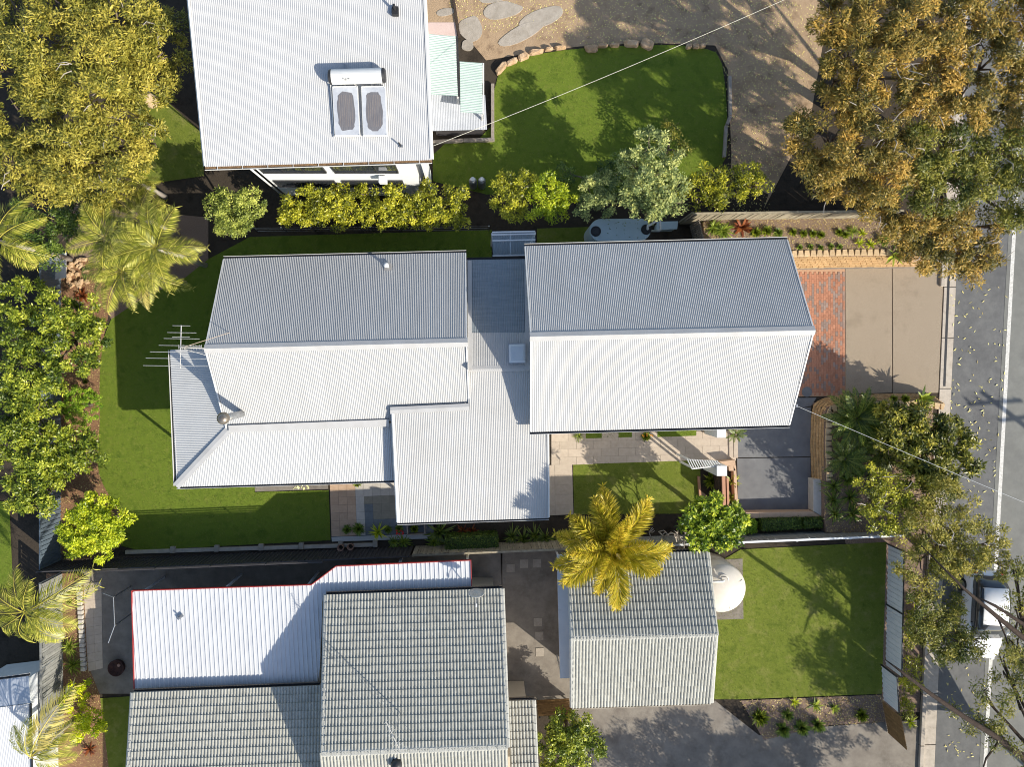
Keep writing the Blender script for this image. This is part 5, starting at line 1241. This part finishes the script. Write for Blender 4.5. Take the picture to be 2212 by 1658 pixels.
# -- front garden
tree('front_shrub', 'large glossy shrub over the kerb in the front bed', 'shrub', [(1955,905,42),(2005,920,48),(2050,945,44),(1965,960,48),(2015,985,52),(2065,1000,38),(2092,965,18),(2105,1005,16),(1990,1030,34),(1925,960,32),(2040,1040,28)], L_FRONT, ztop=3.0, dens=560, ln=.2, wd=.075, clump=.26, tr=.12)
tree('yellow_shrub', 'yellow-green shrub in the lower corner of the front bed', 'shrub', [(1885,1035,34),(1925,1065,44),(1885,1085,36),(1945,1110,46),(1985,1075,38),(1905,1130,32)], L_LILLY, ztop=3.4, dens=560, ln=.13, wd=.05, clump=.22, twigs=8)
tree('street_tree', 'yellow-olive street tree between the pale fence and the road', 'tree', [(2040,1085,56,3.9),(1995,1140,54,3.9),(2090,1130,52,4.1),(2040,1190,60,4.1),(2110,1195,50,4.1),(2155,1180,36,4),(1985,1215,46,3.7),(2050,1245,40,3.9),(2185,1225,28,4),(2000,1275,36,3.4)], L_OLIVE, base=(1985,1180), dens=560, ln=.15, wd=.042, clump=.28, tr=.14, twigs=10)
tree('street_tree', 'darker street tree drooping over the bonnet of the white car', 'tree', [(2040,1320,46),(2005,1350,46),(2055,1375,46),(2095,1405,34),(2025,1405,40),(2120,1390,22),(1985,1310,30)], L_GUMG, base=(1990,1340), ztop=3.6, dens=560, ln=.15, wd=.042, clump=.28, tr=.14)
tree('round_tree', 'glossy bright green round tree beside the parking court', 'tree', [(1538,1130,50),(1505,1115,32),(1570,1112,34),(1512,1155,34),(1570,1155,34),(1540,1100,32),(1590,1135,22)], L_CITR, ztop=3.4, flat=.85, dens=620, ln=.19, wd=.085, clump=.22, up=.8)
tree('leafy_shrub', 'green shrub at the bottom edge beside the garage driveway', 'shrub', [(1235,1600,52),(1195,1590,34),(1205,1635,46),(1270,1625,40),(1250,1570,26)], L_GREEN, ztop=2.4, dens=700, ln=.13, wd=.07, clump=.24)
for lb, bs in (('upper of two lime-yellow shrubs beside the grey paling fence', [(158,1505,24),(148,1520,18),(170,1490,18)]), ('lower of two lime-yellow shrubs beside the grey paling fence', [(188,1560,28),(175,1580,22),(205,1572,20)])):
    tree('lime_shrub', lb, 'shrub', bs, L_LIME, ztop=1.3, dens=700, ln=.14, wd=.05, clump=.18, tr=.04, group='lime-yellow shrubs')
tree('verge_shrub', 'yellow-green low shrubs on the verge outside the pale fence', 'shrub', [(1975,1440,22),(1970,1480,20),(1960,1385,20),(1968,1340,18),(1955,1530,22)], L_LILLY, ztop=.9, dens=600, ln=.14, wd=.045, clump=.2, tr=.03)
# gums beyond the bottom right corner, a bare limb crossing into view
big = tree('gum_tree', 'dark-limbed gum at the bottom right whose bare branch crosses the road', 'tree', [(2200,1300,34,4.6),(2170,1440,36,4.4),(2195,1500,42,4.6),(2110,1560,26,4.2),(2160,1600,36,4.5),(2120,1500,24,4.2),(2200,1400,34,4.8),(2060,1535,14,4),(2190,1230,24,4.6),(2330,1600,90,5.4),(2270,1740,90,5.2),(2210,1730,50,5),(2390,1500,80,6),(2380,1850,100,5.6),(2250,1840,90,5.2),(2150,1760,60,5)], L_GUMG, base=(2330,1760), dens=420, ln=.17, wd=.04, clump=.34, tr=.2, bark=BARKD)
MB().tube([P(2330,1730,3.4), P(2222,1648,4.2), P(2150,1592,4.4), P(2080,1548,4.5), P(2010,1500,4.55), P(1960,1462,4.6), P(1912,1426,4.6)], [.19,.15,.125,.11,.09,.07,.02], 9).build('limb', BARKD, big, smooth=True)
MB().tube([P(2330,1460,4.6), P(2212,1380,4.8), P(2150,1330,4.9), P(2085,1275,4.9), P(1990,1180,4.8)], [.14,.12,.09,.06,.02], 8).build('limb', BARKD, big, smooth=True)
MB().tube([P(2330,1420,4.8), P(2260,1380,4.9), P(2212,1350,5.0), P(2150,1310,5.0), P(2110,1290,5)], [.1,.09,.08,.06,.02], 8).build('limb', BARKD, big, smooth=True)
for pts in (((2160,1600),(2130,1640),(2118,1680)), ((2215,1648),(2190,1620),(2160,1606)), ((2155,1335),(2170,1370),(2180,1400)), ((2190,1370),(2200,1340),(2212,1330))):
    MB().tube([P(x, y, 4.4) for x, y in pts], [.05,.04,.015], 6).build('limb', BARKD, big)
tree('gum_tree', 'gum past the bottom edge that dapples the neighbour\'s driveway', 'tree', [(1980,1960,110,5),(2110,1950,100,5.2),(1880,2000,90,5),(2040,2060,110,5.5),(1780,2060,90,5)], L_GUMG, dens=420, ln=.19, wd=.05, clump=.4, tr=.22)
tree('gum_tree', 'gum past the bottom edge, left of the other one', 'tree', [(1700,1930,85,4.6),(1790,1900,70,4.6),(1600,1960,85,4.6)], L_GUMG, dens=420, ln=.19, wd=.05, clump=.4, tr=.2)
tree('gum_tree', 'gum past the top right corner of the picture', 'tree', [(2330,60,110,9),(2360,250,110,9),(2330,430,90,8)], L_GUM, dens=420, ln=.19, wd=.05, clump=.4, tr=.22)
# clipped box hedges
def box_hedge(label, pts, h, mat, dens=1600, z0=0.0):
    a = [P(x, y, h) for x, y in pts]; c = sum(a, Vector())/4; b = Vector((c.x, c.y, z0)); t = thing('clipped_hedge', b, label, 'hedge')
    tp = scatter(a, dens); n = len(tp)
    pos = np.c_[tp, h+rng.normal(-.03, .035, n)]; nr = np.tile([0,0,1.0], (n, 1))
    for i in range(4):
        p, q = a[i], a[(i+1) % 4]; m = int((q-p).length*(h-z0)*dens*.7); u = rng.random(m)[:, None]; zz = z0+rng.random(m)*(h-z0)
        s = np.array(p)[None]*(1-u)+np.array(q)[None]*u; s[:, 2] = zz; dd = (q-p).normalized(); on = Vector((dd.y, -dd.x, 0))
        if on.dot(p-c) < 0: on = -on
        s[:, :2] += rng.normal(0, .03, (m, 2)); pos = np.r_[pos, s]; nr = np.r_[nr, np.tile(np.array(on), (m, 1))]
    k = len(pos); nr = unit(nr+rng.normal(0, .45, (k, 3))); tg = unit(np.cross(nr, rng.normal(0, 1, (k, 3))))
    v, f = leaf_arrays(pos, tg, nr, .085*rng.uniform(.7,1.3,k), .045*rng.uniform(.7,1.3,k))
    link('foliage', npmesh('foliage', v-np.array(b), f, mat, np.clip(rng.normal(.45,.22,k),0,1)), t)
    ci = [lerp(p, c, .1) for p in a]; MB().prism([Vector((p.x,p.y,0)) for p in ci], z0, h-.1).build('inner_branches', BARKD, t)
box_hedge('clipped dark hedge below the patio roof, beside the short paling fence', [(962,1162),(1072,1158),(1076,1188),(964,1193)], .95, L_DARK)
box_hedge('small square clipped shrub left of the low hedge by the parking court wall', [(1606,1126),(1633,1125),(1634,1151),(1607,1153)], .8, L_BALL, z0=.2)
box_hedge('low dark clipped hedge below the parking court wall', [(1645,1124),(1730,1121),(1731,1142),(1646,1147)], .75, L_DARK, z0=.2)
box_hedge('short dark clipped hedge right of the low hedge by the parking court', [(1738,1121),(1776,1120),(1776,1140),(1738,1142)], .75, L_DARK, z0=.2)
# ------------------------------------------------------------------ palms
def frond_mesh(name, L, nleaf, llen, lw, mat, bushy=False, droop=.55, arch=.35):
    """rachis along +x rising then drooping; leaflets on both sides (all round when bushy)"""
    V = []; F = []; T = []
    def rp(t): return np.array([L*t*(1-.12*t), 0, arch*L*t-droop*L*t*t])
    n = 10
    for i in range(n):
        a, b = rp(i/n), rp((i+1)/n); w0, w1 = .022*(1-i/n)+.006, .022*(1-(i+1)/n)+.006
        k = len(V); V += [a+[0,-w0,0], b+[0,-w1,0], b+[0,w1,0], a+[0,w0,0]]; F.append((k,k+1,k+2,k+3)); T.append(.75)
        k = len(V); V += [a+[0,0,-w0], b+[0,0,-w1], b+[0,0,w1], a+[0,0,w0]]; F.append((k,k+1,k+2,k+3)); T.append(.75)
    for i in range(nleaf):
        t = .12+.88*(i+.5)/nleaf; p = rp(t); tg = rp(min(t+.02,1))-rp(t-.02); tg = tg/np.linalg.norm(tg)
        env = math.sin(math.pi*min(1, .12+t*.9))**.6 if t < .98 else .4
        for s in (-1, 1):
            if bushy:
                for q in range(2):
                    ph = s*random.uniform(.05, 1.35); side = np.array([0, math.sin(ph), math.cos(ph)*.9]) if q else np.array([0, s*math.cos(random.uniform(-.5,.5)), random.uniform(-.5,.5)])
                    d = tg*random.uniform(.45,.8)+side*.8; d = d/np.linalg.norm(d); l_ = llen*env*random.uniform(.8,1.15)
                    nn = np.cross(d, [random.uniform(-.3,.3), random.uniform(-.3,.3), 1]); nn = nn/np.linalg.norm(nn)*lw*.5
                    k = len(V); V += [p, p+d*l_*.5+nn, p+d*l_, p+d*l_*.5-nn]; F.append((k,k+1,k+2,k+3)); T.append(min(1, max(0, random.gauss(.45+.25*t, .15))))
            else:
                d = tg*(.55+.25*t)+np.array([0, s*.85, random.uniform(-.05,.25)]); d = d/np.linalg.norm(d); l_ = llen*env*random.uniform(.88,1.1)
                nn = np.cross(d, [0, -s*.35, 1]); nn = nn/np.linalg.norm(nn)*lw*.5
                mid = p+d*l_*.5; tip = p+d*l_+np.array([0,0,-l_*random.uniform(.15,.4)])
                k = len(V); V += [p, mid+nn, tip, mid-nn]; F.append((k,k+1,k+2,k+3)); T.append(min(1, max(0, random.gauss(.42+.2*t, .16))))
    return npmesh(name, np.array(V), np.array(F), mat, np.array(T))
FR_PALM = [frond_mesh('frond', 2.2, 46, .62, .032, L_PALM, droop=dr) for dr in (.5, .7, .95)]
FR_FOX = [frond_mesh('frond', 2.3, 110, .56, .034, L_FOX, bushy=True, droop=dr, arch=.45) for dr in (.5, .75)]
FR_DRY = frond_mesh('frond', 2.4, 46, .6, .04, L_DRY, droop=.6)
def palm(name, label, cx_, cy_, z, fronds, meshes, R0=2.2, group=None, dry=0, tr=.09):
    top = P(cx_, cy_, z); b = Vector((top.x, top.y, 0)); t = thing(name, b, label, 'palm', group)
    MB().tube([b, b+Vector((.03,.02,z*.5)), top-Vector((0,0,.5)), top-Vector((0,0,.02))], [tr*1.5, tr, tr*1.2, tr*.5], 10).build('trunk', BARKP, t, smooth=True)
    for i, fr in enumerate(fronds):
        az, sc, el = fr[0], fr[1], (fr[2] if len(fr) > 2 else 0)
        me = random.choice(meshes) if not (len(fr) > 3) else FR_DRY
        o = link('frond', me, t); o.location = (0, 0, z-.08+random.uniform(-.06,.08))
        o.rotation_euler = (random.uniform(-.25,.25), -R(el), R(az)); o.scale = (sc, sc, sc)
    return t
def ring(n, s0, s1, a0=0, el=(0, 35)):
    return [(a0+i*360/n+random.uniform(-14,14), random.uniform(s0, s1), random.uniform(*el)) for i in range(n)]
palm('feather_palm', 'tallest feather palm in the cluster at the back left corner', 335, 535, 5.2, ring(11,.8,1.05,10)+ring(4,.5,.7,30,(45,65)), FR_PALM, group='feather palms at the back left')
palm('feather_palm', 'feather palm at the lower left of the back corner cluster', 265, 585, 4.4, ring(10,.75,1.0,0)+ring(4,.5,.7,30,(45,65)), FR_PALM, group='feather palms at the back left')
palm('feather_palm', 'feather palm at the upper left of the back corner cluster', 232, 515, 4.6, ring(10,.7,.95,20)+ring(3,.5,.6,30,(45,65)), FR_PALM, group='feather palms at the back left')
palm('feather_palm', 'feather palm at the lower right of the back corner cluster', 318, 590, 3.8, ring(8,.6,.85,5)+[(250,.8,-10,1)], FR_PALM, group='feather palms at the back left')
palm('feather_palm', 'feather palm growing up behind the back corner cluster', 300, 470, 3.8, ring(9,.65,.9,15), FR_PALM, group='feather palms at the back left')
palm('feather_palm', 'small palm under the olive tree by the top house corner', 305, 398, 2.4, ring(9,.5,.7,0,(20,60)), FR_PALM)
palm('feather_palm', 'palm cut by the left edge, above the fresh-green tree', -8, 520, 5.2, ring(10,.8,1.1,25), FR_PALM)
palm('feather_palm', 'palm at the lower left hanging over the grey paling fence', 52, 1325, 4.6, [(30,1.25,5),(12,1.2,0),(-20,1.1,0),(-50,1.0,-5),(-75,1.05,-10),(70,.9,30),(100,1.0,15),(140,1.0,10),(180,1.0,10),(215,1.0,5),(250,.9,0),(-5,.8,40)], FR_PALM)
palm('drooping_palm', 'pale drooping palm frond cluster at the bottom left corner', 62, 1640, 4.0, [(62,1.5,5,1),(40,1.1,0),(85,1.0,20),(20,1.0,0),(-10,.9,0),(120,.8,10)], FR_PALM)
fd = [(a_, s_*1.18, e_) for a_, s_, e_ in ((143,1.0,12),(112,.98,10),(90,.85,55),(55,1.08,8),(78,.75,50),(168,1.0,10),(198,1.08,5),(215,1.1,0),(232,.7,45),(-86,1.1,0),(-8,1.12,0),(20,.7,50),(-50,.6,60),(130,.6,62),(100,1.05,5),(180,.9,25),(-30,.95,8),(-110,.85,5))]
palm('foxtail_palm', 'big golden foxtail palm leaning over the tiled garage roof', 1325, 1185, 4.6, fd, FR_FOX, tr=.12)
# ------------------------------------------------------------------ bare frangipani
fg = thing('bare_tree', P(1420,1178,0), 'leafless pale frangipani beside the foxtail palm', 'tree')
mb = MB(); base = P(1424,1170,0)
def grow(p, d, ln, r_, k):
    e = p+d*ln; mb.tube([p, lerp(p, e, .5)+Vector((random.uniform(-.03,.03), random.uniform(-.03,.03), .02)), e], [r_, r_*.9, r_*.8], 7)
    if k == 0: return
    for s in range(random.choice((2, 2, 3))):
        a = random.uniform(0, 6.28); n = Vector((math.cos(a), math.sin(a), random.uniform(.0,.5)))
        grow(e, (d*.55+n*.65).normalized(), ln*random.uniform(.62,.85), r_*.72, k-1)
mb.tube([base, base+Vector((0,0,.7))], [.085,.07], 9)
for a in (20, 100, 170, 250, 320): grow(base+Vector((0,0,.7)), Vector((math.cos(R(a))*.8, math.sin(R(a))*.8, .75)).normalized(), .72, .05, 3)
mb.build('branches', BARKP, fg, smooth=True)
# ------------------------------------------------------------------ rosettes, cycads, strappy plants
def rosette(name, n, ln, wd, mat, el=(10, 70), seg=3, droop=.4, tint=(.45,.2)):
    V = []; F = []; T = []
    for i in range(n):
        az = random.uniform(0, 6.28); e = R(random.uniform(*el)); l_ = ln*random.uniform(.75,1.1); d = np.array([math.cos(az)*math.cos(e), math.sin(az)*math.cos(e), math.sin(e)]); s = np.array([-math.sin(az), math.cos(az), 0])
        tt = min(1, max(0, random.gauss(*tint))); prev = None
        for k in range(seg+1):
            t = k/seg; p = d*l_*t+np.array([0,0,-droop*l_*t*t]); w = wd*.5*math.sin(math.pi*(.18+.80*t))
            cur = (p-s*w, p+s*w)
            if prev is not None:
                q = len(V); V += [prev[0], cur[0], cur[1], prev[1]]; F.append((q,q+1,q+2,q+3)); T.append(tt)
            prev = cur
    return npmesh(name, np.array(V), np.array(F), mat, np.array(T))
CYC = frond_mesh('frond', 1.0, 44, .17, .014, L_CYC, droop=.35, arch=.3)
def cycad(label, px, py, z0, n, s):
    b = P(px, py, z0); t = thing('cycad', b, label, 'cycad'); MB().lathe(b, [(.14,0),(.17,.1),(.12,.28),(.04,.34)], 12).build('trunk', BARK, t)
    for i in range(n):
        o = link('frond', CYC, t); o.location = (0,0,.25); o.rotation_euler = (random.uniform(-.2,.2), -R(random.uniform(-5,50)), R(i*360/n*1.0+random.uniform(-8,8))); sc = s*random.uniform(.8,1.1); o.scale = (sc,)*3
cycad('large dark cycad in the corner of the front bed near the curved wall', 1843, 903, .86, 44, 1.75)
cycad('smaller spiky cycad below the large one in the front bed', 1818, 990, .86, 34, 1.25)
cycad('dark cycad between the front bed cycads and the glossy shrub', 1893, 975, .86, 30, 1.3)
cycad('dark cycad beside the entry column under the roof edge', 1584, 938, 0, 14, .6)
RS = {'agave': rosette('leaves', 26, .62, .12, L_STRAP, (5,75), 3, .2, (.6,.22)), 'strap': rosette('leaves', 46, .62, .05, L_STRAP, (15,80), 4, .5, (.45,.2)), 'dark': rosette('leaves', 46, .62, .05, L_CYC, (15,80), 4, .5, (.6,.2)),
      'grass': rosette('leaves', 90, .62, .022, L_STRAP, (25,85), 4, .6, (.45,.2)), 'red': rosette('leaves', 30, .5, .09, L_RED, (15,75), 3, .3), 'bush': rosette('leaves', 120, .30, .07, L_GREEN, (-10,85), 2, .1), 'pale': rosette('leaves', 40, .62, .06, L_YELL, (10,80), 3, .25, (.6,.2)), 'bushd': rosette('leaves', 110, .32, .07, L_DARK, (-10,85), 2, .1, (.7,.2)), 'blade': rosette('leaves', 22, .9, .10, L_PALM, (25,80), 4, .45, (.5,.2))}
def plant(kind, px, py, s, label, group=None, z0=0.0, name=None, cat='plant'):
    b = P(px, py, z0); o = link(name or {'agave':'agave','strap':'strappy_plant','dark':'strappy_plant','grass':'grass_clump','red':'red_plant','bush':'small_shrub','bushd':'small_shrub','pale':'yucca','blade':'strappy_plant'}[kind], RS[kind], None, b)
    o.rotation_euler = (0, 0, random.random()*6.28); o.scale = (s, s, s); tag(o, label, cat, group); return o
# raised bed above the driveway: two rows of young shrubs
for i, (px, py) in enumerate(((1712,502),(1735,505),(1755,506),(1772,508),(1812,503),(1825,508),(1840,500))): plant('bush' if i != 6 else 'grass', px, py, .85, 'young green shrub in the back row of the raised bed above the driveway', 'back row of young shrubs', .86)
for i, (px, py) in enumerate(((1727,535),(1750,534),(1772,535),(1794,533),(1813,534))): plant('bushd', px, py, .62, 'small dark shrub in the front row of the raised bed above the driveway', 'front row of small shrubs', .86)
plant('pale', 1856, 527, .6, 'yellow-green grassy tuft at the end of the front row, left one', 'yellow tufts', .86); plant('pale', 1880, 529, .6, 'yellow-green grassy tuft at the end of the front row, right one', 'yellow tufts', .86); plant('pale', 1862, 505, .5, 'yellow-green tuft behind the pair of grassy tufts in the raised bed', 'yellow tufts', .86)
plant('agave', 1930, 552, 1.0, 'spiky agave at the road end of the top block wall', None, .86); plant('bushd', 1905, 520, 1.3, 'dark leafy shrub beside the spiky agave in the raised bed', None, .86)
plant('red', 1602, 492, 1.3, 'burgundy-leaved plant by the main roof corner in the raised bed', None, .86); plant('strap', 1560, 498, 1.3, 'green strappy clump left of the burgundy plant', None, .86); plant('strap', 1540, 492, 1.1, 'green strappy clump nearest the side gate', None, .86); plant('bush', 1632, 503, 1.1, 'leafy shrub just right of the burgundy plant', None, .86); plant('bush', 1655, 500, 1.1, 'leafy shrub second from the burgundy plant', None, .86); plant('bushd', 1680, 503, 1.0, 'dark leafy shrub third from the burgundy plant', None, .86)
# front bed
for px, py, s, k, lb in ((1990,862,1.1,'agave','broad green agave at the kerb end of the curved wall'),(1955,862,.9,'bush','leafy shrub left of the kerb-end agave'),(1930,862,.8,'bush','small leafy shrub along the curved wall top'),(1880,1030,1.2,'dark','dark strappy clump behind the yellow shrub'),(1800,1050,1.2,'dark','dark strappy clump along the court wall, upper one'),(1798,1080,1.2,'dark','dark strappy clump along the court wall, middle one'),(1802,1110,1.2,'dark','dark strappy clump along the court wall, lower one'),(1850,1020,1.4,'bushd','dark rounded bush between the small cycad and yellow shrub')): plant(k, px, py, s, lb, None, .86)
for px, py, s, k, lb in ((1880,890,1.6,'bushd','dark bush between the large cycad and the glossy shrub'),(1905,930,1.8,'bushd','dark bush at the left foot of the glossy shrub'),(1870,950,1.5,'bushd','dark bush in the middle of the front bed'),(1850,985,1.5,'bushd','dark bush just right of the small cycad'),(1830,1035,1.4,'bushd','dark bush above the wall strip of strappy clumps'),(1835,1075,1.3,'dark','dark strappy clump away from the court wall, upper'),(1840,1110,1.3,'dark','dark strappy clump away from the court wall, lower'),(1960,1010,1.6,'bushd','dark bush under the lower edge of the glossy shrub')): plant(k, px, py, s, lb, None, .86)
# entry courtyard
plant('blade', 1580, 1040, .8, 'strelitzia-like broad-leaved clump beside the terracotta screen', None, .1); plant('blade', 1578, 1075, .7, 'second broad-leaved clump further down the terracotta screen', None, .1); plant('bush', 1538, 1040, 1.6, 'leafy shrub between the arbour and the round tree', None, .1); plant('bush', 1544, 1020, 1.2, 'leafy shrub right behind the entry column', None, .1)
plant('grass', 1250, 942, .7, 'grassy clump under the eave at the path corner', None, .02); plant('bush', 1395, 943, 1.0, 'flowering shrub under the eave beside the entry path', None, .02)
for k in range(7):
    a = P(1385+random.uniform(0,34), 936+random.uniform(0,8), .35); o = MB().lathe(Vector((0,0,0)), [(.02,-.01),(.04,0),(.02,.015)], 6).build('flower', M('orange_petals', (.7,.25,.02), (.75,.35,.03), 5, .7)); o.location = a; tag(o, 'small orange flower on the shrub under the eave', 'flower', 'orange flowers under the eave')
# patio edge pots and plants
plant('pale', 817, 1150, .95, 'bright yellow spiky yucca at the patio edge', None, .25)
for px, py, s, k, lb in ((750,1145,.9,'bushd','dark potted shrub at the patio edge, leftmost'),(775,1143,1.2,'bushd','dark bushy shrub left of the bright yucca'),(838,1145,.8,'bushd','small dark shrub right of the bright yucca'),(862,1142,.8,'bushd','small dark shrub beside the red geranium'),(895,1143,.9,'bush','low shrub in the timber planter below the patio roof'),(872,1172,.9,'strap','strappy plant on the retaining wall below the geranium'),(852,1172,.8,'strap','strappy plant just left of the one below the geranium'),(950,1150,1.6,'dark','large dark yucca under the patio gutter'),(938,1172,1.1,'strap','strappy clump below the large dark yucca'),(1000,1148,.9,'red','reddish bromeliad under the patio gutter'),(1020,1148,.8,'red','second reddish bromeliad under the patio gutter'),(1105,1160,1.2,'dark','dark strappy clump right of the clipped hedge, first'),(1130,1165,1.2,'dark','dark strappy clump right of the clipped hedge, second'),(1155,1158,1.2,'dark','dark strappy clump right of the clipped hedge, third'),(1178,1162,1.1,'dark','dark strappy clump nearest the foxtail palm')): plant(k, px, py, s, lb, None, .05)
for k in range(9):
    a = P(860+random.uniform(-4,12), 1152+random.uniform(-5,5), .3); o = MB().lathe(Vector((0,0,0)), [(.02,-.01),(.045,0),(.02,.02)], 6).build('flower', M('red_petals', (.6,.02,.015), (.7,.04,.02), 5, .7)); o.location = a; tag(o, 'tiny red geranium bloom at the patio edge', 'flower', 'red geranium blooms')
for px, py, lb in ((739,1180,'empty round terracotta pot on the retaining wall, left'),(760,1178,'empty round terracotta pot on the retaining wall, right')):
    p = P(px, py, 0); t = thing('empty_pot', p, lb, 'pot', 'empty terracotta pots'); MB().lathe(p, [(.12,.1),(.15,.38),(.165,.4),(.165,.43),(.145,.43),(.13,.36),(.10,.2)], 20).build('pot_wall', POT, t, smooth=True); MB().lathe(p+Vector((0,0,.2)), [(.11,0),(.11,.02)], 16).build('soil', SOIL, t)
pt = thing('timber_planter', P(897,1143,0), 'low timber-edged planter box below the patio roof', 'planter')
for a, b in (((880,1134),(917,1132)),((917,1132),(918,1153)),((918,1153),(881,1155)),((881,1155),(880,1134))): MB().beam(P(*a, .15), P(*b, .15), .05, .3).build('board', SLEEPER, pt)
# bottom left
for px, py, s, k, lb in ((152,1395,1.3,'grass','upper feathery grass clump beside the rear path'),(160,1435,1.4,'grass','lower feathery grass clump beside the rear path'),(150,1300,.7,'bush','small leafy shrub by the paling fence under the palm'),(165,1600,1.0,'bush','small green shrub below the lime-yellow pair'),(195,1620,.9,'red','bronze-leaved plant at the bottom left'),(190,715,1.1,'strap','strappy green clump at the left lawn edge'),(200,730,.9,'strap','strappy green clump just below the first at the lawn edge'),(205,770,.8,'strap','yellowish strappy clump at the lawn edge by the mulch'),(182,800,.7,'agave','pale blue-green agave at the mulch edge'),(185,825,.5,'bush','tiny green plant in the mulch above the clipped ball'),(180,640,1.0,'red','pink-flowered leafy plant near the palm stones')): plant(k, px, py, s, lb, None, .02)
# bottom right bed
for px, py, s, k, lb in ((1640,1550,1.8,'bush','olive shrub at the left end of the lower mulch bed'),(1700,1545,1.2,'bushd','dark shrub along the lower mulch bed, left'),(1690,1575,1.6,'bushd','dark shrub beside the shaded drive, left'),(1730,1572,1.6,'bushd','dark shrub beside the shaded drive, middle'),(1765,1565,1.5,'bushd','dark shrub beside the shaded drive, right'),(1715,1518,.6,'pale','bright tuft at the top edge of the lower mulch bed'),(1760,1525,.7,'agave','green agave in the lower mulch bed'),(1800,1530,.6,'agave','small agave in the lower mulch bed, right of the green one'),(1860,1545,1.4,'bush','leafy shrub at the gate end of the lower mulch bed'),(1965,1560,.8,'pale','spiky yellow-green tuft by the driveway kerb'),(1950,1470,.8,'pale','yellow-green tuft outside the single pale panel'),(1975,1300,.8,'pale','yellow-green tuft on the verge outside the long pale fence')): plant(k, px, py, s, lb)
plant('blade', 1218, 1545, .8, 'broad-leaved plant at the head of the bottom shrub', None, .3); plant('bush', 1105, 1490, 1.0, 'leafy shrub in the corner of the neighbour\'s courtyard')
plant('bush', 772, 1043, .9, 'green potted plant peeping out under the verandah eave', None, .1)
# pebbles beside the verandah bed
pg = [P(*p, .015) for p in ((630,1050),(665,1048),(668,1057),(634,1059))]
blades('pebbles', pg, 160, .015, LEAF('white_pebble', (.6,.58,.5),(.7,.68,.6),(.8,.78,.7), .7, 0), flat=True, ln=.07, wd=.06, label='scatter of cream pebbles in the bed below the verandah', cat='pebbles')
